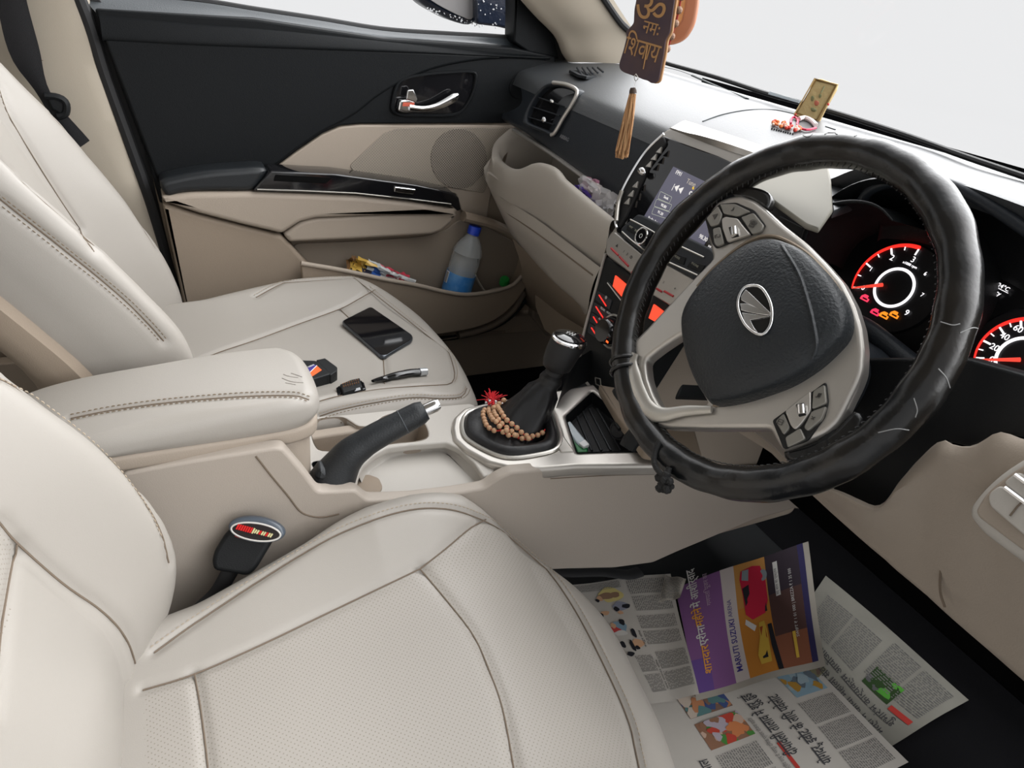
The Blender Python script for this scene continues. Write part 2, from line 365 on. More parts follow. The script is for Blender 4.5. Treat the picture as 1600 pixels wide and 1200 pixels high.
# ================================================================== seats
def frame_grid(G, cv=False):
    a, b_ = G.shape[:2]; F = [[i*b_+j, (i+1)*b_+j, (i+1)*b_+(j+1) % b_, i*b_+(j+1) % b_] for i in range(a-1) for j in range(b_ if cv else b_-1)]
    return G.reshape(-1, 3), F
def inpoly(x, y, P):
    c = np.zeros(len(x), bool); n = len(P); j = n-1
    for i in range(n):
        xi, yi = P[i]; xj, yj = P[j]
        with np.errstate(divide='ignore', invalid='ignore'):
            t = ((yi > y) != (yj > y)) & (x < (xj-xi)*(y-yi)/(yj-yi+1e-12)+xi)
        c ^= t; j = i
    return c
def project(V):
    q = (V-CAM_C)@CAM_R.T; return 800+CAM_F*q[:, 0]/q[:, 2], 600-CAM_F*q[:, 1]/q[:, 2]
def panelled(name, parent, V, F, seams, dots, dotm, stitchlines=(), depth=.004, extra=None, base=leather, swid=.006):
    """leather shell: sewn grooves, perforated panels (world-space outlines), thread"""
    F = [list(map(int, f)) for f in F]
    N = vnorm(V, F)
    if (N*(V-V.mean(0))).sum() < 0: F = [f[::-1] for f in F]; N = -N
    tree = bvh(V, F)
    ls = [onsurf(tree, s, max(8, int(sum(math.dist(a, c) for a, c in zip(s[:-1], s[1:]))/8))) for s in seams]
    V2 = groove(V, N, ls, depth, swid)
    b = B(); b.add(V2, F, base)
    if dots:
        b.mats.append(dotm); ctr = V[np.array(F)].mean(1)
        for poly in dots:
            P = []
            for q in poly:
                h = cast(tree, *q)
                if h is None: continue
                P.append(h[0])
            P = np.array(P); ax = (0, 1) if dotm is leather_dot else (0, 2)
            ins = inpoly(ctr[:, ax[0]], ctr[:, ax[1]], P[:, list(ax)])
            nz = N[np.array(F)[:, 0]]; ok = (nz[:, 2] > .25) if dotm is leather_dot else (nz[:, 1] > .15)
            for k in np.where(ins & ok)[0]: b.M[k] = 1
    ob = b.make(name, parent, sharp=60)
    b = B(); any_ = False
    for L in ls:
        if len(L) > 3: b.tube([p-n*(depth*.8) for p, n in L], .0010, seamm, seg=6); any_ = True
    if any_: b.make('seam', ob)
    b = B(); any_ = False
    for s, off, m in stitchlines:
        L = onsurf(tree, s, max(8, int(sum(math.dist(a, c) for a, c in zip(s[:-1], s[1:]))/8)))
        if len(L) > 3: stitches(b, L, m, off); any_ = True
    if any_: b.make('stitching', ob)
    return ob
def cushion(outline, c, zf, R=.045, zb=.14, na=380, nr=95):
    O = crs(outline, na, closed=True); c = np.array(c); G = []
    dist = np.linalg.norm(O-c, axis=1)
    rho = np.concatenate([np.linspace(.02, .75, nr-45, endpoint=False), np.linspace(.75, 1, 45)])
    for r in rho:
        xy = c+(O-c)*r; d = dist*(1-r); z = zf(xy[:, 0], xy[:, 1])
        dd = np.clip(d, 0, R); z = z-(R-np.sqrt(np.clip(R*R-(R-dd)**2, 0, None)))
        G.append(np.column_stack([xy, z]))
    last = G[-1]
    for k in range(1, 9):
        t = k/8; xy = c+(last[:, :2]-c)*(1-.05*t+.018*math.sin(t*math.pi)); G.append(np.column_stack([xy, last[:, 2]*(1-t)+zb*t]))
    G = np.array(G); V, F = frame_grid(G, cv=True)
    k = len(V); cz = zf(np.array([c[0]]), np.array([c[1]]))[0]; V = np.vstack([V, [[c[0], c[1], cz]]])
    F2 = F
    # centre fan as quads with a doubled vertex is avoided: shrink first ring onto the centre
    V[:na] = V[:na]*0+V[k]; V = V[:k]
    return V, F2
def seatback(xl, xr, nl, fl, inn, zs, thick=.13, cen=.012, lowtaper=None, toplean=None):
    """xl/xr: the two sides; nl/fl: (z,y) of the bolster crests; inn: (z,y) of the seams where centre panel meets them"""
    f = lambda T, z: float(np.interp(z, [q[0] for q in T], [q[1] for q in T]))
    rows = []; wdt = xr-xl
    for z in zs:
        a, c, i = f(nl, z), f(fl, z), f(inn, z)
        tp = lowtaper(z) if lowtaper else 0.
        X = lambda t: xl+tp+(wdt-2*tp)*t
        rows.append([(X(.5), min(a, c)-thick-.02, z-.05), (X(.14), a-thick, z-.05), (X(.02), a-thick*.85, z-.045), (X(-.012), a-.075, z-.03), (X(-.008), a-.03, z-.012), (X(.012), a-.004, z-.002), (X(.045), a, z), (X(.09), a-.012, z),
                     (X(.19), i+.004, z), (X(.215), i-.003, z), (X(.35), i-cen*.4, z), (X(.5), i-cen, z), (X(.65), i-cen*.4, z), (X(.785), i-.003, z), (X(.81), i+.004, z),
                     (X(.91), c-.012, z), (X(.955), c, z), (X(.988), c-.004, z-.002), (X(1.008), c-.03, z-.012), (X(1.012), c-.075, z-.03), (X(.98), c-thick*.85, z-.045), (X(.86), c-thick, z-.05)])
    return surf(rows, 150, 240, cu=True)
# ---- driver seat
ds = thing('driver_seat', 'cream leather driver seat with perforated centre panels in the foreground, beside the steering wheel', 'car seat', (.36, .1, .05))
O = [(.150, -.16), (.132, -.06), (.106, .05), (.076, .13), (.070, .225), (.113, .324), (.192, .404), (.287, .432), (.385, .422), (.48, .402), (.56, .36), (.635, .26), (.645, .08), (.62, -.10), (.58, -.2), (.38, -.24), (.2, -.2)]
def zd(x, y):
    s = np.minimum(np.exp(-((x-.125)/.065)**2)+np.exp(-((x-.60)/.065)**2), 1)
    z = .292+.062*s*np.clip((y+.22)/.36, .4, 1)*np.clip((.42-y)/.15, .15, 1)+.012*np.exp(-((y-.22)/.12)**2)-.035*np.clip((y-.2)/.15, 0, 1)**2-.010*np.clip((.02-y)/.17, 0, 1.2)**2
    return z
V, F = cushion(O, (.36, .06), zd, R=.05)
outer = [(240, 1018), (300, 975), (400, 908), (500, 847), (580, 812), (640, 795), (690, 793), (735, 803), (790, 829), (850, 880), (900, 952), (950, 1048), (985, 1130), (1005, 1215)]
seamA = [(222, 1076), (300, 1052), (400, 1009), (500, 962), (600, 915), (657, 888)]
seamB = [(657, 888), (700, 938), (740, 990), (765, 1045), (787, 1110), (806, 1215)]
seamC = [(657, 888), (700, 855), (735, 826), (762, 810)]
seamD = [(303, 1050), (312, 1100), (320, 1160), (326, 1215)]
cus = panelled('seat_cushion', ds, V, F, [outer, seamA, seamB, seamC, seamD],
    [[(226, 1078), (400, 1012), (600, 918), (655, 891), (740, 990), (787, 1110), (806, 1230), (500, 1300), (230, 1300)], [(662, 890), (760, 815), (800, 838), (850, 886), (900, 958), (950, 1054), (1000, 1215), (900, 1300), (808, 1215), (787, 1100), (740, 990)]],
    leather_dot, [(outer, .0065, stitch2)])
crest = [(.15, -.17), (.2, -.150), (.29, -.103), (.36, -.087), (.42, -.093), (.50, -.118), (.575, -.159), (.63, -.2), (.75, -.275), (.9, -.35), (1.0, -.39)]
innr = [(.12, -.185), (.2, -.165), (.26, -.150), (.32, -.148), (.372, -.155), (.442, -.183), (.50, -.206), (.53, -.215), (.63, -.262), (.75, -.318), (.9, -.38), (1.0, -.42)]
zs = [.17, .22, .27, .32, .37, .42, .48, .54, .60, .68, .78, .88]
G = seatback(.128, .60, crest, crest, innr, zs)
V, F = frame_grid(G, cv=True)
panelled('backrest', ds, V, F, [[(0, 815), (30, 850), (100, 912), (160, 954), (195, 990), (214, 1030), (222, 1080), (224, 1150)], [(0, 586), (60, 617), (110, 655), (160, 698), (205, 748), (238, 795), (258, 836), (268, 880)], [(30, 852), (18, 920), (8, 985), (2, 1050), (-4, 1120)]],
    [[(32, 856), (22, 915), (10, 985), (4, 1060), (-5, 1200), (-200, 1200), (-200, 800), (0, 825)]], leather_dot_y, [([(0, 592), (60, 623), (110, 661), (160, 704), (203, 753), (234, 799), (252, 838)], .0, stitch2)])
b = B(); b.slab([(.14, -.2, .28), (.62, -.2, .28), (.62, .30, .17), (.14, .30, .17), ], (0, .2, 1), .12, black, .01); b.make('seat_base', ds)
# ---- passenger seat
ps = thing('passenger_seat', 'cream leather passenger seat on the far side of the console, smartphone lying on it', 'car seat', (-.36, .1, .05))
O = [(-.16, -.14), (-.115, -.02), (-.10, .12), (-.088, .25), (-.083, .36), (-.108, .398), (-.19, .422), (-.30, .437), (-.42, .432), (-.50, .415), (-.565, .375), (-.61, .31), (-.617, .20), (-.59, .11), (-.56, .0), (-.55, -.14), (-.36, -.2)]
def zp(x, y):
    s = np.minimum(1.0*np.exp(-((x+.13)/.05)**2)+1.25*np.exp(-((x+.58)/.075)**2), 1.3)
    return .352+.022*s*np.clip((.42-y)/.12, .1, 1)-.018*np.clip((y-.3)/.13, 0, 1)**2-.03*np.clip((.06-y)/.17, 0, 1.2)**2
V, F = cushion(O, (-.36, .14), zp, R=.035, zb=.17)
pout = [(400, 463), (431, 446), (462, 433), (505, 427), (550, 432), (590, 444), (637, 468), (675, 503), (700, 543), (711, 580), (706, 596), (690, 599), (650, 601), (590, 606), (530, 616), (490, 627)]
pcr = [(290, 570), (340, 549), (400, 529), (462, 506), (531, 481), (560, 466), (594, 447)]
pdn = [(531, 481), (560, 510), (595, 552), (600, 575), (601, 598)]
psd = [(500, 650), (530, 640), (580, 629), (640, 620), (690, 621), (722, 618), (731, 605)]
panelled('seat_cushion', ps, V, F, [pout, pcr, pdn, psd], [], leather_dot, [(psd, .004, stitch2), (psd, -.005, stitch), (pout[:11], .005, stitch2)], depth=.0035)
nl = [(.2, -.14), (.30, -.06), (.40, -.035), (.46, -.036), (.493, -.045), (.593, -.103), (.641, -.137), (.696, -.177), (.736, -.207), (.80, -.25), (.95, -.34)]
fl = [(.2, -.10), (.27, -.04), (.313, -.033), (.38, -.04), (.436, -.055), (.547, -.103), (.62, -.145), (.676, -.178), (.714, -.207), (.767, -.246), (.95, -.36)]
inn = [(.2, -.16), (.30, -.13), (.40, -.13), (.486, -.158), (.569, -.194), (.649, -.225), (.70, -.245), (.77, -.275), (.95, -.37)]
zs = [.23, .28, .33, .38, .44, .50, .56, .62, .68, .74, .82, .92]
G = seatback(-.596, -.128, fl, nl, inn, zs, thick=.16)
V, F = frame_grid(G, cv=True)
st1 = [(-5, 301), (60, 352), (110, 392), (150, 424), (200, 466), (240, 506), (262, 532)]
st2 = [(-5, 316), (60, 367), (110, 407), (150, 438), (195, 477), (232, 513), (252, 536)]
mid = [(-5, 308), (60, 359), (110, 399), (150, 431), (198, 472), (236, 510), (257, 534)]
panelled('backrest', ps, V, F, [[(0, 248), (60, 303), (110, 347), (150, 382)], mid, [(0, 134), (10, 165), (20, 187), (50, 238), (100, 318), (150, 392)], [(0, 92), (60, 156), (100, 198), (150, 252), (200, 318), (245, 388)]], [], leather_dot_y,
    [(st1, 0, stitch), (st2, 0, stitch)], swid=.005)
# moulded shell on the back of the passenger backrest
b = B(); sh = []
for z in (.30, .40, .50, .60, .70, .80):
    y = float(np.interp(z, [q[0] for q in nl], [q[1] for q in nl]))-.155
    sh.append([(-.60, y+.05, z-.05), (-.59, y-.01, z-.05), (-.50, y-.035, z-.05), (-.22, y-.035, z-.05), (-.128, y-.012, z-.05), (-.116, y+.045, z-.05), (-.128, y+.052, z-.05)])
b.grid(surf(sh, 24, 30), beige2, flip=True); b.make('back_shell', ps)
b = B(); b.slab([(-.60, -.15, .30), (-.13, -.15, .30), (-.13, .36, .24), (-.60, .36, .24)], (0, .2, 1), .18, black, .01); b.make('seat_base', ps)

# ---- seat belt strap on the B pillar and its lower guide
sb = thing('seat_belt', 'black webbing belt running down the beige pillar behind the passenger seat', 'seat belt', at(85, 150, x=-.66))
b = B(); web = mat('black_webbing', (.012, .012, .014), .75, bump=.6, bscale=1200)
La = ats([(-14, -60), (0, 0), (5, 45), (25, 105), (62, 190), (90, 260)], x=-.665); Ra = ats([(26, -60), (41, 0), (60, 60), (75, 128), (84, 160), (140, 260)], x=-.665)
L = ats([(-10, -60), (0, 30), (20, 95), (60, 150), (110, 240)], x=-.668); R_ = ats([(30, -60), (41, 0), (61, 75), (80, 148), (140, 220)], x=-.662)
b.grid(surf([[a, (a+c)/2+np.array([.002, 0, 0]), c] for a, c in zip(L, R_)], 20, 6), web)
b.grid(surf([[a-np.array([.003, 0, 0]), c-np.array([.003, 0, 0])] for a, c in zip(L, R_)], 20, 6), web, flip=True); b.make('strap', sb)
b = B(); b.tube(crs(ats([(70, 150), (86, 151), (99, 156), (104, 165), (102, 178), (90, 182)], x=-.66), 14), [.006]*14, black, seg=8); b.slab(ats([(72, 152), (98, 155), (103, 165), (98, 180), (80, 172)], x=-.658), (1, 0, 0), .014, black, .004); b.make('belt_guide', sb)
# ================================================================== passenger door
NX = (1, 0, 0)
door = thing('passenger_door', 'black and beige front passenger door panel with chrome inner handle, speaker grille and storage pocket', 'car door', (-.70, .3, .15))
doorblack = mat('door_black_plastic', (.006, .007, .008), .5, spec=.18, bump=.3, bscale=600)
# main beige moulding
b = B()
b.slab(rounded(ats([(236, 268), (420, 260), (560, 150), (830, 150), (880, 200), (880, 300), (868, 420), (850, 508), (715, 524), (560, 545), (300, 545)], x=-.70), .01), NX, .045, beige2, .004)
b.make('lower_panel', door)
# upper black skin: swells out towards the belt line
b = B()
up = rounded(ats([(148, 14), (400, 30), (600, 60), (800, 74), (868, 88), (872, 130), (880, 200), (812, 193), (562, 194), (531, 197), (503, 209), (462, 237), (425, 266), (400, 305), (250, 318), (228, 240), (190, 140)], x=-.692), .004, 2)
b.slab(up, NX, .05, doorblack, .004); b.make('upper_panel', door)
# raised black field left of the sweeping crease
b = B()
rf = crs(ats([(868, 96), (800, 92), (740, 96), (680, 108), (630, 128), (590, 152), (560, 176), (530, 194)], x=-.686), 24)
pts = list(rf)+ats([(503, 207), (462, 235), (425, 264), (250, 292), (230, 240), (192, 140), (160, 55), (400, 68), (600, 78), (780, 86)], x=-.686)
b.slab(pts, NX, .012, doorblack, .0055, seg=4); b.make('upper_relief', door)
# belt ledge: sloping top that catches the sky
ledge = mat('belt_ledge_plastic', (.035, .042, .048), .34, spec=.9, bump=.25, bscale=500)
r0 = ats([(118, -12), (300, 2), (400, 17), (500, 32), (600, 48), (700, 55), (760, 58), (803, 61)], x=-.735)
r1 = ats([(128, -4), (300, 14), (400, 28), (500, 42), (600, 56), (700, 64), (760, 69), (810, 73)], x=-.722)
r2 = ats([(150, 20), (300, 33), (400, 41), (500, 50), (600, 61), (700, 70), (760, 76), (820, 82)], x=-.697)
r3 = ats([(155, 26), (300, 40), (400, 47), (500, 56), (600, 66), (700, 76), (760, 82), (840, 87)], x=-.690)
r4 = ats([(160, 60), (300, 68), (400, 72), (500, 76), (600, 80), (700, 84), (780, 88), (860, 91)], x=-.684)
r5 = [q+np.array([-.012, 0, -.006]) for q in r4]
b = B(); b.grid(surf([r0, r1, r2, [q+np.array([.001, 0, -.004]) for q in r2]], 16, 40), ledge, flip=True); b.make('belt_ledge', door)
b = B(); b.grid(surf([[q+np.array([.0, 0, -.003]) for q in r2], r3, r4, r5], 20, 40), doorblack, flip=True); b.make('belt_skin', door)
b = B(); b.tube(crs([q+np.array([-.006, 0, .001]) for q in r0], 40), .006, rubber, seg=8); b.make('window_seal', door)
# triangular sail at the foot of the pillar
b = B()
b.slab(rounded([at(806, -30, x=-.70), at(775, -60, x=-.70), at(815, -4, x=-.70), at(841, 28, x=-.70), at(866, 53, x=-.70), at(874, 90, x=-.70), at(840, 92, x=-.70), at(803, 64, x=-.70)][0:1]+ats([(816, 0), (841, 28), (866, 55), (874, 93), (840, 92), (803, 66)], x=-.70), .004, 3), NX, .05, doorblack, .004); b.make('sail_panel', door)
# recess round the handle
b = B(); 
rim = crs(ats([(612, 156), (617, 136), (628, 123), (659, 115), (700, 111), (738, 110), (748, 117), (745, 140), (736, 160), (722, 177), (700, 182), (660, 182), (622, 181), (611, 172)], x=-.685), 60, closed=True)
inn_ = [rim.mean(0)+(q-rim.mean(0))*.90 for q in rim]
b.slab(rim, NX, .010, doorblack, .0045, holes=[inn_], seg=4)
b.make('handle_surround', door)
b = B(); dk = [np.array([-.6905, q[1], q[2]]) for q in inn_]; b.slab(dk, NX, .002, gloss, .0005)
b.make('handle_cup', door)
hd = B(); hx = -.672
hb = ats([(622, 173), (625, 157), (640, 155), (648, 158), (650, 168), (646, 174), (634, 176)], x=hx)
hd.slab(rounded(hb, .004), NX, .014, chrome, .003, seg=3)
lv = crs(ats([(640, 168), (660, 170), (680, 167), (700, 158), (716, 148)], x=hx+.003), 20)
lw = np.interp(np.linspace(0, 1, 20), [0, .3, .8, .93, 1], [.006, .005, .0085, .0085, .004])
hd.tube(lv, lw, chrome, seg=14, flat=.55, up=(1, 0, 0)); h_ = hd.make('door_handle', door)
b = B(); b.slab(rounded(ats([(635, 155), (637, 141), (646, 140), (653, 155), (650, 160)], x=hx+.004), .002), NX, .006, chrome, .0015, seg=2); b.make('lock_tab', h_)
b = B(); b.slab(ats([(630, 160), (648, 160), (647, 167), (629, 166)], x=hx+.0008), NX, .001, mat('lock_red', (.5, .09, .05), .5), .0003); b.make('lock_mark', h_)
# screw cap
b = B(); b.slab([at(812+16*math.cos(a), 138+17*math.sin(a), x=-.6895) for a in np.linspace(0, 2*np.pi, 30, endpoint=False)], NX, .004, doorblack, .0012); b.make('round_cap', door)
# beige upper insert and perforated grille
b = B()
ins = ats([(428, 264), (462, 239), (503, 211), (531, 199), (562, 196), (812, 196), (800, 225), (775, 262), (768, 300), (760, 345), (722, 330), (712, 303), (650, 288), (525, 271)], x=-.688)
b.slab(rounded(ins, .004, 3), NX, .012, beige, .003, seg=3); b.make('grille_surround', door)
perf = dotmat('speaker_mesh', (.27, .232, .19), (.10, .105, .08), .0043, .20, .6, axes='yz', bump=.5)
perf2 = dotmat('speaker_mesh_open', (.23, .2, .165), (.012, .01, .009), .0042, .29, .6, axes='yz', bump=.5)
b = B(); b.slab(rounded(ats([(546, 259), (598, 209), (618, 201), (660, 199), (800, 200), (790, 222), (770, 255), (757, 302), (700, 293), (640, 281), (552, 268)], x=-.6865), .008, 4), NX, .004, perf, .0012); gr = b.make('speaker_grille', door)
b = B(); b.slab([at(717+44*math.cos(a), 248+47*math.sin(a), x=-.6855) for a in np.linspace(0, 2*np.pi, 48, endpoint=False)], NX, .003, perf2, .0008); b.make('speaker_mesh', gr)
# armrest pad
b = B()
xA = -.635
P0 = crs(ats([(250, 285), (275, 276), (320, 268), (370, 264), (404, 262), (418, 266), (412, 280), (400, 295), (385, 300), (330, 300), (285, 303), (262, 309)], x=xA), 50, closed=True)
b.slab(P0, NX, .06, mat('soft_black_armrest', (.012, .014, .016), .38, spec=.5, bump=.2, bscale=700), .012, seg=5); b.make('armrest_pad', door)
# switch strip
b = B()
sw = ats([(396, 297), (423, 267), (525, 272), (650, 289), (709, 302), (717, 309), (721, 328), (715, 330), (706, 322), (556, 304), (400, 299)], x=-.630)
b.slab(rounded(sw, .002, 2), NX, .055, gloss, .003, seg=3); swp = b.make('switch_panel', door)
b = B(); b.slab(rounded(ats([(430, 273), (519, 278), (509, 287), (427, 283)], x=-.6295), .003), NX, .001, mat('cup_black', (.003, .003, .003), .9, spec=.1), .0004); b.make('grab_recess', swp)
b = B(); b.slab(rounded(ats([(617, 292), (650, 296), (646, 304), (616, 300)], x=-.625), .002), NX, .005, chrome, .0015); b.make('window_switch', swp)
b = B(); b.tube(ats([(402, 296), (470, 298), (556, 302), (640, 311), (705, 319)], x=-.6285), .0012, silver, seg=6); b.make('trim_line', swp)
# beige bolster under the armrest
def door_slab(name, px, x, t, m, bev, par=door, r=.006, seg=4):
    b = B(); b.slab(rounded(ats(px, x=x), r, 4), NX, t, m, bev, seg=seg); return b.make(name, par)
door_slab('armrest_bolster', [(252, 308), (300, 302), (400, 301), (556, 307), (640, 316), (712, 328), (716, 332), (494, 342), (469, 348), (441, 366), (380, 352), (310, 334), (256, 316)], -.632, .065, beige, .010, seg=5)
door_slab('armrest_lower', [(443, 367), (470, 347), (494, 341), (600, 336), (716, 332), (706, 348), (691, 361), (675, 367), (560, 374), (453, 379)], -.640, .055, beige, .008, seg=5)
door_slab('lower_side', [(254, 318), (310, 336), (380, 354), (441, 369), (452, 380), (487, 420), (520, 470), (520, 540), (300, 540)], -.645, .05, beige2, .008, seg=5)
# pocket: recess back, floor and outer wall with lip
door_slab('pocket_back', [(455, 381), (560, 377), (662, 370), (694, 362), (720, 341), (762, 356), (803, 378), (814, 396), (812, 440), (800, 500), (520, 510)], -.694, .006, mat('pocket_liner', (.27, .225, .18), .6, spec=.3), .002, r=.02)
lip = crs(ats([(470, 412), (540, 424), (600, 437), (650, 446), (697, 457), (730, 461), (769, 456), (800, 447), (815, 432)], x=-.615), 40)
outer_ = ats([(828, 395), (832, 420), (822, 450), (800, 480), (770, 503), (715, 519), (600, 532), (480, 530)], x=-.615)
b = B()
b.slab(list(lip)+list(crs(outer_, 30)), NX, .012, beige2, .005, seg=4)
G = []
for dx, dz in ((-.012, 0), (-.078, 0)):
    G.append([np.array([-.615+dx, q[1], q[2]]) for q in crs(outer_, 30)])
b.grid(G, beige2)
b.make('storage_pocket', door)
b = B(); b.tube([q+np.array([.0, 0, .001]) for q in lip], .0052, beige, seg=10); b.make('pocket_lip', door)
# side cheek of the pocket and swept edge to the sill
b = B(); b.tube(crs(ats([(724, 338), (768, 350), (806, 370), (822, 394), (824, 425), (817, 452), (797, 484), (765, 507), (715, 522)], x=-.66), 40), .012, beige2, seg=10, flat=1.4, up=(1, 0, 0)); b.make('pocket_rim', door)
b = B(); b.tube(crs(ats([(830, 385), (834, 430), (824, 462), (800, 492), (768, 512), (715, 526), (650, 532)], x=-.672), 40), .007, rubber, seg=8); b.make('door_seal', door)

# ---- outside mirror seen through the door glass
wm = thing('wing_mirror', 'dark outside mirror with rain droplets, seen through the passenger door window', 'mirror', at(720, 40, x=-.86))
hous = mat('navy_mirror_housing', (.012, .018, .035), .25, spec=.6, bump=1., bscale=90)
b = B(); b.slab(crs(ats([(652, -60), (655, -8), (664, 8), (690, 24), (716, 36), (742, 38), (757, 8), (765, -60)], x=-.86), 50, closed=True), NX, .09, hous, .02, seg=4)
b.slab(rounded(ats([(742, -60), (805, -60), (803, 48), (778, 42), (744, 38)], x=-.84), .01), NX, .03, hous, .006); b.make('mirror_housing', wm)
b = B(); b.slab(crs(ats([(664, -60), (666, -10), (676, 2), (700, 16), (722, 26), (738, 29), (748, 2), (754, -60)], x=-.858), 50, closed=True), NX, .002, mat('mirror_glass_grey', (.34, .33, .33), .3, spec=.5, metal=.6), .0006); b.make('mirror_glass', wm)
b = B(); dm = mat('water_drop', (.8, .82, .85), .05, spec=1., alpha=.8)
for k in range(70):
    u = random.uniform(664, 800); v = 36+random.uniform(-8, 3) if u < 745 else random.uniform(0, 44)
    if u < 745: v = 12+(u-664)*.32+random.uniform(-2, 4)
    q = at(u, v, x=-.838 if u > 745 else -.857); b.ball(q, random.uniform(.0009, .0022), dm, 6, (.6, 1, 1))
b.make('rain_drops', wm, kind='stuff')
# ================================================================== dashboard
dash = thing('dashboard', 'dark dashboard with beige lower half, side vent, open tray and glovebox under the windscreen', 'dashboard', (0, .8, .4))
xs_ = [-.70, -.66, -.55, -.40, -.25, -.14, 0, .12, .20, .27, .36, .46, .58, .72, .80]
def row(y, z, over={}):
    return [(x, over.get(x, (y, z))[0], over.get(x, (y, z))[1]) for x in xs_]
crz = {.12: (.665, .803), .20: (.66, .812), .27: (.645, .848), .36: (.635, .862), .46: (.63, .862), .58: (.635, .852), .72: (.64, .835), .80: (.64, .82)}
mid1 = {.27: (.75, .845), .36: (.74, .852), .46: (.74, .852), .58: (.74, .846), .20: (.75, .825), .12: (.75, .818)}
rows = [row(1.02, .826), row(.95, .834, {k: (.95, .829) for k in (.2, .27, .36, .46, .58, .72, .8)}), row(.86, .832), row(.77, .815, mid1),
        row(.705, .797, crz), row(.688, .785, {k: (v[0]-.006, v[1]-.010) for k, v in crz.items()}), row(.679, .765, {k: (v[0]+.006, v[1]-.022) for k, v in crz.items()})]
b = B(); b.grid(surf(rows, 50, 140), dashtop, flip=True); b.make('top_pad', dash, sharp=50)
# dark front panel facing the passenger
T_ = [(.683, .772), (.680, .768), (.678, .762)]
rows = [[(x, .683, .775) for x in (-.66, -.55, -.4, -.25, -.13)],
        [(x, .674, .735) for x in (-.63, -.53, -.4, -.25, -.13)],
        [at(u, v, y=.664) for u, v in ((780, 180), (822, 203), (868, 236), (915, 270), (968, 304))],
        [at(u, v, y=.672) for u, v in ((778, 184), (820, 207), (866, 240), (913, 274), (966, 308))]]
b = B(); b.grid(surf(rows, 24, 40), charcoal, flip=True); b.make('front_panel', dash)
b = B(); b.text('AIRBAG', at(883, 216, y=.668), (1, 0, 0), (0, .2, 1), .010, mat('grey_print', (.2, .2, .21), .6), lift=.002); b.make('airbag_mark', dash)
# side air vent with silver surround
DV = Pl((-.52, .664, .75), (.25, -.95, .2))
b = B()
vo = crs(DV.ats([(816, 186), (822, 168), (834, 148), (848, 133), (862, 128), (884, 131), (900, 138), (902, 146), (894, 164), (880, 186), (868, 208), (862, 213), (846, 206), (820, 195)], h=.012), 70, closed=True)
vi = [vo.mean(0)+(q-vo.mean(0))*.86 for q in vo]
b.slab(vo, DV.n, .04, charcoal, .004, holes=[vi]); vn = b.make('side_air_vent', dash)
b = B(); b.slab([q-DV.n*.014 for q in vi], DV.n, .004, gloss, .001); b.make('vent_cavity', vn)
b = B(); b.tube(crs(DV.ats([(864, 129), (884, 132), (899, 139), (901, 147), (893, 164), (879, 186), (867, 207), (861, 211)], h=.014), 40), .0038, silver_w, seg=10); b.make('silver_surround', vn)
for k in range(3):
    b = B(); a = DV.at(838+k*-6, 150+k*16, h=.004); c = DV.at(884-k*9, 166+k*14, h=.004)
    b.box(a-DV.n*.014, c-a, DV.n*.016, np.cross(unit(c-a), DV.n)*.0022, charcoal, .0007); b.make('vent_slat', vn)
b = B(); b.ball(DV.at(862, 158, h=.012), .005, chrome, 10, (1.6, .8, .8)); b.make('vent_tab', vn)
b = B(); b.ball(DV.at(850, 187, h=.012), .006, chrome, 10, (1.3, .9, 1)); b.make('vent_tab', vn)
# defroster outlet on the pad
dv = B(); dz = .79
def pad_z(u, v): 
    return at(u, v, y=.80)
dtree = None
dtree = bvh(np.array([v.co[:] for v in D.objects['top_pad'].data.vertices])+_org['top_pad'], [list(p.vertices) for p in D.objects['top_pad'].data.polygons])
def ond(u, v, h=.001):
    q = cast(dtree, u, v)
    if q is None: return at(u, v, z=.83)
    n = q[1] if q[1][2] > 0 else -q[1]
    return q[0]+n*h
b = B(); P0 = [ond(*q, h=.004) for q in ((889, 116), (905, 111), (950, 110), (934, 119), (916, 127), (902, 126))]
b.slab(P0, (0, 0, 1), .006, mat('outlet_dark', (.01, .012, .014), .8), .001); o_ = b.make('demister_outlet', dash)
for k in range(5):
    b = B(); b.tube([ond(902+k*8, 112, .008), ond(910+k*8, 125-k*1.5, .008)], .0022, charcoal, seg=6); b.make('outlet_fin', o_)
# long grooves of the speaker and demister grilles
groovem = mat('groove_teal', (.012, .02, .022), .7)
for nm, pl, r in (('demister_slot', [(1082, 118), (1120, 135), (1167, 155)], .004), ('pad_seam', [(1098, 190), (1130, 179), (1170, 172), (1210, 172), (1240, 178)], .0012), ('pad_seam', [(1290, 198), (1305, 203)], .0015), ('pad_seam', [(1034, 94+10), (1060, 110), (1082, 118)], .0012),
                  ('display_cowl_slot', [(1063, 196), (1090, 214), (1130, 231), (1181, 249)], .005), ('pad_seam', [(1098, 200), (1140, 218), (1182, 234)], .0012)):
    b = B(); b.tube(crs([ond(*q, h=.0005) for q in pl], 24), r, groovem, seg=8, flat=.5); b.make(nm, dash)
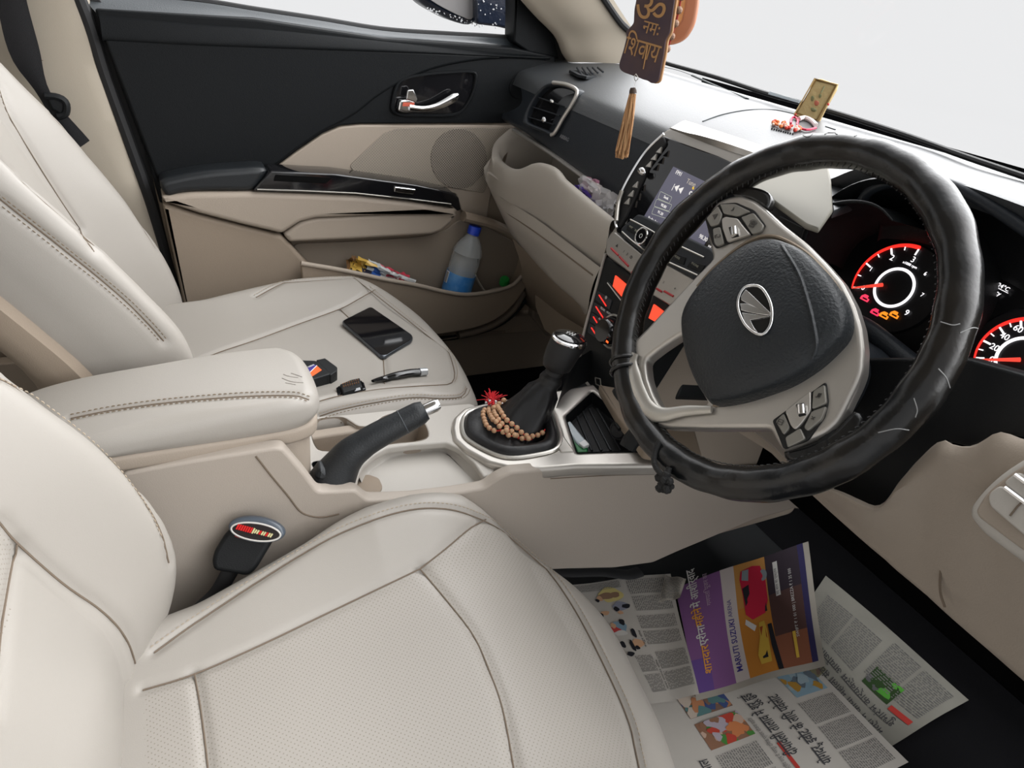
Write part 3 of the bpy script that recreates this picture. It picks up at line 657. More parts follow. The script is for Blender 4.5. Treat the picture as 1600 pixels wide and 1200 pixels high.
# beige tray: surround, cavity, front lip
tb = mat('tray_beige', (.41, .375, .33), .5, spec=.35, bump=.2, bscale=700)
TP = lambda pts, y: ats(pts, y=y)
b = B()
tx = [(806, 200), (850, 227), (890, 255), (930, 284), (966, 312)]
b.grid(surf([TP(tx, .668), [q+np.array([0, -.008, -.001]) for q in TP(tx, .664)], [q+np.array([0, -.006, -.008]) for q in TP(tx, .664)], [q+np.array([0, .02, -.012]) for q in TP(tx, .664)]], 12, 40), silver_w, flip=True)
b.make('tray_upper_trim', dash)
b = B()
bk = TP([(800, 215), (850, 243), (890, 268), (930, 296), (966, 322)], .73); bf = [q+np.array([0, 0, -.085]) for q in bk]
fr = TP([(785, 255), (830, 275), (870, 300), (910, 330), (958, 362)], .635)
fl_ = [np.array([q[0], .64, q[2]-.02]) for q in fr]
pass
b.grid([[(-.65, .675, .675), (-.65, .80, .675)], [(-.65, .66, .58), (-.65, .80, .58)]], tb, flip=True)
b.grid([[(-.65, .785, .68), (-.12, .785, .68)], [(-.65, .785, .585), (-.12, .785, .585)], [(-.65, .62, .585), (-.12, .62, .585)]], tb)
b.make('tray_cavity', dash)
b = B()
lipc = [(797, 203), (778, 220), (772, 235), (778, 250), (794, 263), (812, 266), (834, 258), (852, 259), (868, 267), (878, 280), (889, 290), (920, 316), (958, 347)]
ys = [.690, .672, .655, .640, .630, .628, .630, .630, .628, .624, .620, .618, .616]
def pt(u, v, y, xl=-.652):
    q = at(u, v, y=y); return q if q[0] > xl else at(u, v, x=xl)
A0 = [pt(u, v, y) for (u, v), y in zip(lipc, ys)]
low = [(756, 262), (757, 272), (760, 284), (768, 297), (780, 306), (792, 314), (806, 322), (822, 332), (838, 342), (855, 354), (868, 364), (890, 381), (938, 418)]
A1 = [pt((u+a)/2, (v+c)/2, y-.014, -.657) for (u, v), (a, c), y in zip(lipc, low, ys)]
A2 = [pt(u, v, y-.010, -.662) for (u, v), y in zip(low, ys)]
Ain = [q+np.array([0, .012, -.002]) for q in A0]; Ain2 = [q+np.array([0, .022, -.03]) for q in A0]
Am = [q+np.array([0, -.004, .0]) for q in A0]
b.grid(surf([Ain2, Ain, Am, A1, A2], 34, 80), tb, flip=True); b.make('tray_front', dash)
# glovebox door and lower dash
gx = [(762, 288), (772, 310), (790, 334), (812, 352), (840, 374), (880, 403), (928, 440)]
g1 = [(775, 318), (790, 345), (806, 368), (830, 388), (856, 408), (890, 436), (922, 462)]
g2 = [(800, 368), (812, 383), (828, 400), (846, 420), (866, 440), (892, 462), (918, 486)]
g3 = [(820, 390), (835, 408), (848, 422), (866, 438), (884, 456), (902, 472), (914, 492)]
ly = [.668, .652, .640, .630, .622, .614, .606]
b = B()
b.grid(surf([[at(*q, y=y-.010) for q, y in zip(low[::2]+[], ly)], [at(*q, y=y-.012) for q, y in zip(gx, ly)], [at(*q, y=y+.0) for q, y in zip(g1, ly)], [at(*q, y=y+.02) for q, y in zip(g2, ly)], [at(*q, y=y+.05) for q, y in zip(g3, ly)]], 30, 50), tb, flip=True); gb = b.make('glovebox_door', dash)
b = B(); b.tube(crs([at(*q, y=y-.0125) for q, y in zip([(763, 287), (774, 311), (792, 332), (812, 346), (838, 364), (876, 392), (926, 430)], ly)], 50), .0016, seamm, seg=6); b.make('glovebox_gap', dash)
b = B(); b.slab(rounded(ats([(852, 374), (858, 378), (866, 392), (892, 412), (895, 430), (880, 424), (862, 404)], y=.612), .004), (0, -1, 0), .012, tb, .004); b.make('glovebox_latch', gb)
b = B()
b.grid(surf([ats([(800, 372), (850, 420), (890, 462), (918, 486)], y=.66), ats([(815, 420), (850, 450), (880, 480), (915, 510)], y=.70), ats([(815, 470), (840, 490), (870, 505), (910, 515)], y=.80)], 16, 20), beige2, flip=True)
b.slab(ats([(826, 388), (870, 430), (905, 462), (925, 500), (905, 535), (868, 530), (850, 516), (836, 480), (834, 430)], y=.74), (0, -1, 0), .02, beige2, .004)
b.make('kick_panel', dash)
b = B(); b.box((-.64, .80, .30), (1.42, 0, 0), (0, .2, 0), (0, 0, .42), void, .01); b.make('added_dash_filler', dash)  # filler box against leaks, coloured near-black to look unlit

# ================================================================== centre stack (own thing: head unit housing)
CS = Pl((0, .63, .72), (0, -.949, .316))
stack = thing('centre_stack', 'pale framed centre stack with touchscreen, slanted side vents and orange-lit climate panel', 'dashboard console', (0, .65, .42))
# frame body
b = B()
fo = CS.ats([(1036, 203), (1062, 194), (1187, 246), (1240, 268), (1290, 272), (1302, 328), (1278, 344), (1262, 380), (1180, 430), (1120, 470), (1090, 500), (1045, 480), (992, 434), (944, 398), (946, 372), (962, 352), (966, 325), (975, 298), (1014, 235)], h=-.004)
b.slab(rounded(fo, .012, 4), CS.n, .05, silver_w, .006, seg=3); b.make('frame', stack)
b = B(); b.grid(surf([[at(u, v, y=.655)+np.array([0, .004, .004]) for u, v in ((1040, 205), (1110, 232), (1187, 258), (1250, 282), (1292, 290))], [at(u, v, z=.812) for u, v in ((1052, 198), (1112, 219), (1187, 246), (1245, 264), (1290, 272))], [at(u, v, z=.812) for u, v in ((1065, 190), (1125, 210), (1195, 232), (1255, 252), (1300, 262))], [at(u, v, z=.79) for u, v in ((1080, 185), (1135, 200), (1205, 222), (1265, 240), (1310, 255))]], 12, 30), silver_w, flip=True); b.make('hood', stack)
# screen fascia
b = B()
sf = CS.ats([(1037, 212), (1062, 222), (1120, 243), (1190, 275), (1190, 330), (1110, 420), (1070, 440), (1003, 398), (962, 362), (966, 332), (1000, 262), (1018, 234)])
b.slab(rounded(sf, .004, 3), CS.n, .01, gloss, .002); b.make('screen_fascia', stack)
# left vent strip with chrome teeth
b = B(); b.slab(rounded(CS.ats([(1036, 212), (1040, 224), (1012, 262), (978, 338), (966, 356), (962, 342), (968, 300), (990, 262), (1014, 230)], h=.004), .004), CS.n, .008, rubber, .002); v_ = b.make('slanted_vent', stack)
for k, (u, v) in enumerate([(1030, 234), (1022, 245), (1014, 256), (993, 288), (986, 302), (980, 314)]):
    b = B(); b.slab(CS.ats([(u-6, v+4), (u+3, v-5), (u+1, v+5)], h=.010), CS.n, .004, silver, .0006); b.make('vent_fin', v_)
b = B(); b.ball(CS.at(1003, 268, h=.010), .008, chrome, 12, (1.2, .7, .8)); b.make('vent_tab', v_)
b = B(); b.tube(crs(CS.ats([(1037, 209), (1014, 231), (996, 255), (975, 292), (965, 320), (962, 346), (964, 356)], h=.008), 40), .0022, chrome, seg=8); b.make('chrome_edge', v_)
b = B(); b.tube(crs(CS.ats([(972, 298), (966, 318), (963, 345)], h=.010), 20), .0035, silver, seg=8); b.make('grip_edge', v_)
# display
scm = mat('display_glass', (.03, .03, .045), .15, emit=(.13, .125, .17), estr=.75)
b = B(); dp = CS.ats([(1052, 260), (1143, 303), (1098, 384), (1006, 338)], h=.002); b.slab(dp, CS.n, .003, scm, .0005); disp = b.make('display', stack)
exd = unit(CS.at(1100, 283)-CS.at(1055, 261)); exd = unit(exd); eyd = np.cross(CS.n, exd)
if eyd[2] < 0: eyd = -eyd
tx = mat('display_text', (.6, .6, .6), .5, emit=(.75, .72, .7), estr=.8); lime = mat('display_lines', (.3, .32, .25), .5, emit=(.36, .38, .34), estr=.7)
b = B()
for s_, u, v, z_ in (('FM1', 1061, 271, .0085), ('|◄◄', 1059, 295, .011), ('9', 1078, 305, .015), ('Seek', 1041, 309, .006), ('90.80', 1037, 322, .006), ('91.20', 1032, 333, .006), ('Radio list', 1020, 344, .0065)):
    b.text(s_, CS.at(u, v, h=.003), exd, eyd, z_, tx)
b.make('display_text', disp)
for s_, u, v, z_ in (('98.30', 1099, 372, .008), ('MUTE', 1112, 388, .006)):
    b = B(); b.text(s_, CS.at(u, v, h=.003), exd, eyd, z_, tx); b.make('display_text', disp)
b = B()
for (u, v, wd) in ((1041, 309, 18), (1038, 321, 24), (1035, 333, 26)):
    q = CS.ats([(u-wd*.5, v-10), (u+wd*.5, v-1), (u+wd*.42-3, v+9), (u-wd*.5-4, v+1)], h=.0035); q = rounded(q, .002); b.tube(q, .00035, lime, seg=4, closed=True)
b.make('display_frames', disp)
b = B(); b.ball(CS.at(1083, 294, h=.003), .0022, mat('yellow_dot', (.6, .4, .05), .5, emit=(.7, .45, .05), estr=.8), 8, (1, .3, 1)); b.text('Tune', CS.at(1080, 286, h=.003), exd, eyd, .010, mat('amber_txt', (.4, .36, .3), .5, emit=(.5, .45, .4), estr=.6)); b.make('display_icon', disp)
# key tray with the round knob
b = B(); b.slab(rounded(CS.ats([(996, 334), (1006, 337), (1060, 364), (1110, 388), (1135, 420), (1085, 438), (1044, 414), (1002, 396), (969, 366), (970, 356)], h=.010), .004), CS.n, .014, charcoal, .003, seg=3); kt = b.make('key_tray', stack)
for pl in ([(985, 343), (1010, 356), (1045, 376), (1100, 402)], [(972, 362), (990, 378), (1016, 396), (1050, 412), (1090, 430)]):
    b = B(); b.tube(crs(CS.ats(pl, h=.011), 20), .0012, silver, seg=6); b.make('tray_line', kt)
for q in ([(980, 350), (1009, 366), (1005, 376), (978, 359)], [(1042, 390), (1072, 402), (1068, 414), (1042, 403)], [(1078, 408), (1102, 414), (1095, 426), (1072, 417)]):
    b = B(); b.slab(rounded(CS.ats(q, h=.0115), .002), CS.n, .003, black, .001); k_ = b.make('key', kt)
for s_, u, v in (('MAP', 986, 355), ('RADIO', 996, 362), ('MODE', 1058, 402), ('PHONE', 1086, 414)):
    b = B(); b.text(s_, CS.at(u, v, h=.012), exd, eyd, .0045, mat('key_print', (.3, .3, .24), .6)); b.make('key_lettering', kt)
b = B(); c0 = CS.at(1013, 373, h=.008); b.lathe([(.0, .016), (.010, .016), (.0118, .0145), (.0125, 0)], c0, CS.n, gloss, 28); kb = b.make('round_knob', stack)
b = B(); b.tube([c0+CS.n*.0155+(CS.ex*math.cos(a)+CS.ey*math.sin(a))*.0122 for a in np.linspace(0, 2*np.pi, 32, endpoint=False)], .0013, chrome, seg=8, closed=True); b.make('chrome_ring', kb)
b = B(); b.tube([c0+CS.n*.0162+(CS.ex*math.cos(a)+CS.ey*math.sin(a))*.003 for a in np.linspace(0, 2*np.pi, 16, endpoint=False)], .0004, white, seg=5, closed=True); b.make('power_mark', kb)
# pale strip with red lines and warning keys
b = B(); b.slab(rounded(CS.ats([(947, 374), (960, 362), (1003, 397), (1046, 415), (1088, 438), (1076, 468), (1048, 478), (1010, 455), (990, 430), (947, 397)], h=.006), .003), CS.n, .012, silver_w, .002); st_ = b.make('key_strip', stack)
for pl in ([(955, 388), (966, 399)], [(968, 401), (982, 416)], [(1026, 451), (1034, 456)], [(1038, 455), (1052, 463)]):
    b = B(); b.tube(CS.ats(pl, h=.0065), .0018, red, seg=6); b.make('red_line', st_)
dkp = mat('dark_print', (.03, .03, .03), .6)
for s_, u, v in (('▲', 964, 384), ('/', 975, 393), ('/', 980, 397), ('⏻', 986, 402), ('*', 1054, 452), ('i', 1037, 441)):
    b = B(); b.text(s_, CS.at(u, v, h=.0065), exd, eyd, .006, dkp); b.make('strip_icon', st_)
b = B(); b.ball(CS.at(990, 428, h=.006), .006, mat('hazard_red', (.5, .05, .05), .4), 12, (1, .5, 1)); b.make('hazard_button', st_)
# climate panel
AC = Pl((0, .575, .50), (0, -.98, .19))
b = B()
ac = AC.ats([(945, 398), (1048, 476), (1080, 520), (1060, 620), (1003, 655), (975, 668), (935, 628), (915, 600), (905, 570), (912, 524)])
b.slab(rounded(ac, .012, 4), AC.n, .12, black, .004, seg=3)
b.make('climate_panel', stack)
b = B(); b.tube(crs(AC.ats([(946, 396), (930, 455), (912, 522), (906, 560), (912, 590), (937, 622)], h=.001), 30), .0025, ivory, seg=8); b.make('panel_edge', stack)
orange = mat('orange_lcd', (.7, .06, .03), .4, emit=(1., .075, .03), estr=1.0)
for q in ([(961, 430), (981, 447), (973, 466), (957, 447)], [(1021, 475), (1041, 490), (1033, 508), (1013, 497)]):
    b = B(); b.slab(rounded(AC.ats(q, h=.003), .001), AC.n, .003, orange, .0005); b.make('lcd_display', stack)
b = B(); b.slab(AC.ats([(948, 438), (954, 443), (976, 474), (968, 468)], h=.003), AC.n, .002, gloss, .0006); b.tube(AC.ats([(949, 442), (972, 472)], h=.004), .0009, silver, seg=6); b.make('lcd_bezel', stack)
acx = unit(AC.at(1000, 480)-AC.at(960, 450)); acx = np.array([1., 0, 0]); acy = np.cross(AC.n, acx)
if acy[2] < 0: acy = -acy
for k, (u, v) in enumerate([(942, 470), (937, 488), (933, 504), (930, 521)]):
    b = B(); b.slab(rounded(AC.ats([(u-9, v-16), (u+14, v-1), (u+10, v+14), (u-12, v-2)], h=.002), .002), AC.n, .002, charcoal, .0008); kk = b.make('climate_key', stack)
    b = B(); b.tube(AC.ats([(u-6, v-9), (u+5, v+8)], h=.003), .0010, redglow, seg=6); b.make('key_light', kk)
    b = B(); b.text(('⚙', 'REAR', 'A/C', 'OFF')[k], AC.at(u+5, v-5, h=.003), acx, acy, .0055, white); b.make('key_symbol', kk)
b = B(); c0 = AC.at(957, 518, h=0); b.lathe([(0, .022), (.018, .022), (.021, .018), (.023, 0)], c0, AC.n, gloss, 32); kn = b.make('fan_knob', stack)
b = B(); b.tube([c0+AC.n*.001+(AC.ex*math.cos(a)+AC.ey*math.sin(a))*.0265 for a in np.linspace(0, 2*np.pi, 40, endpoint=False)], .0022, silver, seg=8, closed=True); b.make('knob_ring', kn)
b = B(); b.box(AC.at(947, 534, h=.0235), AC.ex*.006, AC.ey*.003, AC.n*.001, mat('led_orange', (.8, .1, .02), .4, emit=(1, .12, .02), estr=1.6), .0004); b.make('led', kn)
b = B(); b.text('-AUTO-', AC.at(938, 455, h=.001)*0+AC.at(952, 490, h=.003), acx, acy, .005, white); b.make('panel_lettering', stack)
# usb and aux sockets, red glow, lower cover
for q, nm in (([(930, 590), (938, 592), (939, 604), (931, 600)], 'usb_socket'),):
    b = B(); b.tube(rounded(AC.ats(q, h=.001), .0008), .0009, silver, seg=6, closed=True); b.make(nm, stack)
b = B(); c0 = AC.at(945, 611, h=.001); b.tube([c0+(AC.ex*math.cos(a)+AC.ey*math.sin(a))*.0042 for a in np.linspace(0, 2*np.pi, 20, endpoint=False)], .0008, silver, seg=6, closed=True); b.make('aux_socket', stack)
b = B(); b.tube(crs(AC.ats([(931, 618), (935, 627), (944, 631), (958, 630)], h=.002), 14), .0028, red, seg=8); b.make('red_lip', stack)
b = B(); b.slab(rounded(AC.ats([(901, 563), (908, 566), (911, 584), (904, 580)], h=-.004), .002), AC.n, .02, ivory, .002); b.make('side_clip', stack)
# right hand side panel of the stack and centre-right air vent
b = B()
b.slab(rounded([(.130, .57, .60), (.130, .95, .62), (.130, 1.0, .13), (.130, .62, .13), (.130, .56, .30), (.130, .55, .45)], .02), (1, 0, 0), .02, beige, .006)
b.make('side_panel', stack)
b = B(); b.slab(rounded(ats([(1068, 536), (1120, 500), (1260, 600), (1300, 700), (1290, 800), (1180, 790), (1060, 745), (1020, 720), (1024, 640), (1022, 612)], x=.155), .004), (1, 0, 0), .01, beige, .003); b.make('side_cheek', stack)
b = B(); b.slab(ats([(996, 566), (1068, 512), (1070, 540), (1024, 612), (1018, 650), (1000, 620)], x=.158), (1, 0, 0), .01, black, .002); b.make('side_shadow_slab', stack)  # black slab added to darken the shadow gap beside the climate panel
b = B(); b.slab(rounded(ats([(1150, 250), (1240, 264), (1286, 271), (1297, 296), (1303, 322), (1284, 336), (1262, 328), (1203, 294), (1150, 275)], z=.812), .003), (0, -.25, .97), .006, mat('hood_pale', (.20, .19, .16), .6, spec=.2), .004); b.make('hood_corner', stack)
b = B(); b.slab(rounded(CS.ats([(1186, 302), (1203, 285), (1270, 322), (1278, 330), (1262, 375), (1240, 392), (1190, 360)], h=.003), .003), CS.n, .012, rubber, .002); v2 = b.make('right_air_vent', stack)
for k, (a, c) in enumerate([((1212, 320), (1262, 345)), ((1220, 338), (1256, 356)), ((1200, 345), (1246, 368))]):
    b = B(); b.tube(CS.ats([a, c], h=.004), .0022, mat('vent_slat_grey', (.05, .055, .06), .35), seg=6, flat=.5); b.make('vent_slat', v2)
# ================================================================== instrument cluster
CL = Pl((.39, .665, .735), (0, -.94, .34))
clus = thing('instrument_cluster', 'black hooded instrument cluster with red-lit tachometer and speedometer behind the steering wheel', 'instrument panel', (.40, .67, .62))
b = B(); b.slab(rounded([CL.w(-.19, -.10), CL.w(.25, -.10), CL.w(.25, .10), CL.w(-.19, .10)], .02), CL.n, .03, mat('cluster_black', (.004, .004, .005), .3, spec=.4), .003); b.make('backplate', clus)
# hood: deep tube round each pod
def pod(cx, nm, pts_out):
    c = CL.at(*cx)
    b = B(); a = np.linspace(0, 2*np.pi, 56, endpoint=False)
    rows = []
    for r, h in ((.086, .0), (.090, .03), (.094, .06), (.099, .075), (.103, .070), (.104, .0)):
        rows.append([c+(CL.ex*math.cos(t)*r*1.0+CL.ey*math.sin(t)*r*.93)+CL.n*(h*(.75+.45*math.sin(t))) for t in a])
    b.grid(rows, black, cv=True); return b.make(nm, clus)
pod((1398, 450), 'tachometer_pod', None)
def gauge(cx, name, labels, needle, arc, ticks, sc=1.):
    c = CL.at(*cx, h=.002); R1 = .0212*sc
    def dirp(u, v): 
        q = CL.at(u, v, h=.002)-c; return math.atan2(np.dot(q, CL.ey), np.dot(q, CL.ex)), np.linalg.norm(q)
    b = B(); b.lathe([(0, .0), (.050*sc, .0), (.052*sc, -.002)], c, CL.n, mat('dial_black', (.005, .005, .007), .4), 48); g = b.make(name, clus)
    b = B(); b.tube([c+CL.n*.002+(CL.ex*math.cos(t)+CL.ey*math.sin(t))*R1 for t in np.linspace(0, 2*np.pi, 60, endpoint=False)], .0016*sc, whiteglow, seg=8, closed=True, flat=.5, up=CL.n); b.make('white_ring', g)
    a0, AR = dirp(*arc[0]); a1, r_b = dirp(*arc[1]); AR = (AR+r_b)/2; a0 += 2*math.pi if a0 < 0 else 0
    b = B(); b.tube([c+CL.n*.002+(CL.ex*math.cos(t)+CL.ey*math.sin(t))*AR*sc for t in np.linspace(a0, a1, 50)], np.linspace(.0009, .0022, 50), redglow, seg=8); b.make('red_arc', g)
    b = B()
    for k in range(ticks):
        t = a0+(a1-a0)*k/(ticks-1); rr = AR-(.0085 if k % 2 == 0 else .0055)
        d = CL.ex*math.cos(t)+CL.ey*math.sin(t); b.tube([c+CL.n*.002+d*rr, c+CL.n*.002+d*(AR-.0015)], .0010 if k % 2 == 0 else .0006, whiteglow, seg=6)
    b.make('scale_marks', g)
    b = B()
    for s_, (u, v), z_ in labels: b.text(s_, CL.at(u, v, h=.004), CL.ex*math.cos(-.0)+0, CL.ey, z_, whiteglow)
    b.make('scale_numbers', g)
    b = B(); q0 = CL.at(*needle[0], h=.006); q1 = CL.at(*needle[1], h=.006); b.tube([q0, q1], [.0008, .0022], mat('needle_red', (.7, .03, .02), .5, emit=(1, .08, .05), estr=.9), seg=8); b.make('needle', g)
    return g
if CL.ex[0] < 0: CL.ex = -CL.ex; CL.ey = -CL.ey
if CL.ey[2] < 0: CL.ey = -CL.ey
g = gauge((1398, 450), 'tachometer', [('2', (1394, 403), .009), ('3', (1427, 406), .009), ('0', (1349, 450), .008), ('1', (1361, 421), .007), ('x1000 rpm', (1422, 414), .004), ('6', (1446, 428), .006), ('7', (1441, 461), .006), ('9', (1417, 489), .009)], ((1331, 450), (1379, 445)), ((1331, 450), (1437, 390)), 7)
for col, (u, v), s_ in (((1, .05, .12), (1352, 466), '⊟'), ((1, .04, .12), (1368, 488), '♨'), ((1, .3, .02), (1382, 493), '⊘'), ((1, .3, .02), (1398, 492), '⚙')):
    b = B(); mm = mat('warn_%d_%d' % (int(col[1]*100), u), tuple(c*.6 for c in col), .5, emit=col, estr=1.1)
    c0 = CL.at(u, v, h=.005); b.slab(rounded([c0+CL.ex*-.006+CL.ey*-.003, c0+CL.ex*.005+CL.ey*-.003, c0+CL.ex*.005+CL.ey*.001, c0+CL.ex*.002+CL.ey*.001, c0+CL.ex*.002+CL.ey*.004, c0+CL.ex*-.003+CL.ey*.004, c0+CL.ex*-.006+CL.ey*.001], .001), CL.n, .0006, mm, .0002, holes=[[c0+CL.ex*-.0035+CL.ey*-.0015, c0+CL.ex*.0028+CL.ey*-.0015, c0+CL.ex*.0028+CL.ey*.0003, c0+CL.ex*-.0035+CL.ey*.0003]]); b.make('warning_light', clus)
g2_ = gauge((1597, 563), 'speedometer', [('0', (1549, 562), .009), ('20', (1554, 543), .0085), ('40', (1570, 526), .0085), ('60', (1591, 514), .0085), ('80', (1614, 508), .0085)], ((1529, 562), (1594, 562)), ((1527, 560), (1634, 500)), 9)
tdx = unit(CL.at(1575, 458)-CL.at(1551, 446)); tdy = np.cross(CL.n, tdx)
b = B(); b.text('24°C', CL.at(1568, 449, h=.004), tdx, tdy, .0058, whiteglow); b.make('outside_temperature', clus)
b = B(); b.text('empty', CL.at(1553, 455, h=.004), tdx, tdy, .0058, whiteglow); b.make('fuel_message', clus)
b = B(); b.tube([CL.at(1540, 440.5, h=.004), CL.at(1575, 458, h=.004)], .0003, whiteglow, seg=5); b.make('divider_line', clus)
b = B(); b.text('(!)', CL.at(1577, 608, h=.006), CL.ex, CL.ey, .013, mat('brake_warn', (.6, .02, .06), .5, emit=(1, .04, .12), estr=1.2), bold=.0004); b.make('brake_warning_light', clus)
# outer hood shell joining the pad
b = B()
h0 = ats([(1252, 400), (1256, 375), (1268, 345), (1290, 325), (1320, 316), (1350, 316), (1375, 325), (1395, 345)], y=.60)
b.tube(crs(h0, 30), np.linspace(.004, .001, 30), black, seg=10)
b.grid(surf([[q for q in h0], [q+np.array([.01, .05, -.01]) for q in h0], [q+np.array([.02, .09, -.03]) for q in h0]], 10, 30), black)
h1 = ats([(1346, 320), (1352, 306), (1368, 293), (1400, 283), (1440, 278), (1500, 296), (1560, 330), (1640, 385)], y=.625)
b.tube(crs(h1, 40), .006, charcoal, seg=10)
b.grid(surf([[q for q in h1], [q+np.array([.0, .04, -.02]) for q in h1], [q+np.array([.0, .06, -.08]) for q in h1]], 10, 40), black)
b.make('hood_edge', clus)
b = B(); b.slab(ats([(1286, 262), (1382, 285), (1364, 301), (1335, 312), (1306, 317), (1299, 296)], z=.814), (0, -.1, 1), .01, dashtop, .002); b.make('pad_corner', clus)

# ================================================================== lower driver side dash
kd = thing('knee_panel', 'beige moulded panel below the steering column with a switch pod at its right', 'dashboard panel', (.5, .5, .5))
KP = Pl((.55, .50, .62), (0, -.93, -.36))
b = B()
k0 = [(1120, 640), (1200, 690), (1275, 760), (1310, 767), (1345, 782), (1370, 792), (1386, 785), (1405, 755), (1425, 730), (1445, 708), (1472, 687), (1490, 694), (1510, 697), (1530, 692), (1562, 675), (1600, 686), (1660, 700)]
up_ = crs([at(u, v, y=.505-.0*u) for u, v in k0], 60)
kz = [(1100, 600), (1180, 680), (1240, 740), (1262, 765), (1278, 780), (1300, 801), (1330, 828), (1355, 850), (1380, 872), (1400, 890), (1425, 911), (1450, 933), (1480, 960), (1510, 986), (1540, 1012), (1585, 1052), (1640, 1100)]
lo_ = crs([at(u, v, y=.545) for u, v in kz], 60)
m1 = crs([at((u+a)/2-6, (v+c)/2, y=.505) for (u, v), (a, c) in zip(k0, kz)], 60)
m0 = crs([at(u*.8+a*.2, v*.8+c*.2, y=.492) for (u, v), (a, c) in zip(k0, kz)], 60)
m2 = crs([at(u*.12+a*.88, v*.12+c*.88, y=.532) for (u, v), (a, c) in zip(k0, kz)], 60)
b.grid(np.stack([crs([up_[j]+np.array([0, .03, -.03]), up_[j], m0[j], m1[j], m2[j], lo_[j], lo_[j]+np.array([0, .03, .004])], 36) for j in range(60)], 1), beige, flip=True)
b.make('lower_cover', kd)
b = B(); b.tube(crs([at(u, v, y=.527)+np.array([0, -.0015, 0]) for u, v in ((1478, 948), (1471, 925), (1471, 895), (1476, 880), (1488, 878), (1510, 892))], 24), .0012, seamm, seg=6); b.make('cover_gap', kd)
PP = Pl((.62, .47, .68), (-.12, -.9, .25))
b = B(); po = PP.ats([(1510, 806), (1512, 790), (1530, 766), (1560, 738), (1600, 712), (1700, 660), (1800, 900), (1700, 960), (1600, 884), (1530, 832)], h=.012)
b.slab(rounded(po, .02, 5), PP.n, .05, ivory, .008, seg=4); pd = b.make('switch_pod', kd)
b = B(); pi_ = PP.ats([(1524, 798), (1540, 770), (1570, 745), (1605, 722), (1700, 676), (1780, 880), (1700, 930), (1600, 862), (1528, 808)], h=.0135)
b.slab(rounded(pi_, .015, 5), PP.n, .006, beige, .002, seg=2); b.make('pod_inset', pd)
for q in ([(1543, 772), (1562, 757), (1620, 800), (1606, 842), (1545, 790)], [(1566, 754), (1590, 736), (1650, 778), (1622, 800)], [(1594, 734), (1625, 716), (1680, 750), (1654, 776)]):
    b = B(); b.slab(rounded(PP.ats(q, h=.018), .004), PP.n, .006, ivory, .0015, seg=3); kk = b.make('switch_blank', pd)
    a_, c_ = PP.at((q[0][0]*2+q[1][0])/3+8, (q[0][1]*2+q[1][1])/3+2, h=.0185), None
for a_, c_ in (((1570, 762), (1606, 789)), ((1586, 742), (1612, 761))):
    b = B(); b.tube(PP.ats([a_, c_], h=.0185), .0016, chrome, seg=6); b.make('chrome_bar', pd)
b = B(); b.tube(PP.ats([(1578, 806), (1590, 791), (1606, 776)], h=.0186), .0007, seamm, seg=5); b.make('switch_gap', pd)

# steering column shroud
col = thing('steering_column', 'black plastic column shroud behind the wheel with a light control stalk', 'steering column', (.35, .56, .58))
b = B()
c0 = np.array([.378, .52, .675]); c1 = np.array([.39, .66, .62])
rows = []
for t, ww, hh in ((0, .045, .035), (.1, .050, .040), (.5, .055, .045), (1, .06, .05)):
    c = c0+(c1-c0)*t; rows.append([c+np.array([math.copysign(abs(math.cos(a))**.7, math.cos(a))*ww, math.sin(a)*.012, math.copysign(abs(math.sin(a))**.7, math.sin(a))*hh]) for a in np.linspace(0, 2*np.pi, 32, endpoint=False)])
b.grid(rows, charcoal, cv=True); k = b.n; b.add(rows[0], [list(range(32))], charcoal); b.make('shroud', col)
b = B(); b.slab(rounded(ats([(1290, 700), (1310, 765), (1345, 784), (1370, 794), (1388, 787), (1425, 732), (1474, 690), (1512, 699), (1562, 680), (1640, 690), (1640, 600), (1500, 560), (1300, 560)], y=.54), .004, 2), (0, -1, .1), .02, black, .003); b.make('lower_cover_black', col)
b = B(); b.tube(crs(ats([(1440, 560), (1480, 590), (1520, 602), (1548, 612)], y=.585), 20), np.linspace(.007, .011, 20), black, seg=12); st = b.make('stalk', col)
b = B(); b.tube(ats([(1545, 611), (1557, 616)], y=.583), [.0125, .012], mat('stalk_grey', (.42, .42, .38), .45), seg=14); b.make('stalk_tip', st)
b = B(); b.tube(crs(ats([(1318, 492), (1356, 514), (1396, 548), (1436, 584)], y=.60), 20), np.linspace(.008, .013, 20), charcoal, seg=12); b.make('column_ridge', col)

# ================================================================== steering wheel
tilt = math.radians(27.26)
WC = np.array([.330, .483, .714]); WN = np.array([0, -math.cos(tilt), math.sin(tilt)])
WP = Pl(WC, WN)
wheel = thing('steering_wheel', 'steering wheel in worn black leather cover with satin silver spokes, turned a little', 'steering wheel', WC)
rimm = mat('worn_black_leather', (.006, .007, .008), .25, spec=.55, bump=.3, bscale=160, noisecol=(.011, .009, .007), nscale=14)
e1 = np.array([1., 0, 0]); e2 = np.cross(WN, e1)
if e2[2] < 0: e2 = -e2
b = B(); RM = .1765; n1 = 240; n2 = 28
G = []
for i in range(n1):
    t = 2*math.pi*i/n1; d = e1*math.cos(t)+e2*math.sin(t)
    rr = .0172+.0004*math.sin(7*t)+.0005*math.sin(13*t+1)+.0004*math.sin(29*t)
    G.append([WC+d*(RM+rr*math.cos(a)*.98)+WN*(rr*math.sin(a)*1.08) for a in np.linspace(0, 2*np.pi, n2, endpoint=False)])
b.grid(G, rimm, cu=True, cv=True); rim_o = b.make('rim', wheel)
rt = bvh(np.array(G).reshape(-1, 3), [[i*n2+j, ((i+1) % n1)*n2+j, ((i+1) % n1)*n2+(j+1) % n2, i*n2+(j+1) % n2] for i in range(n1) for j in range(n2)])
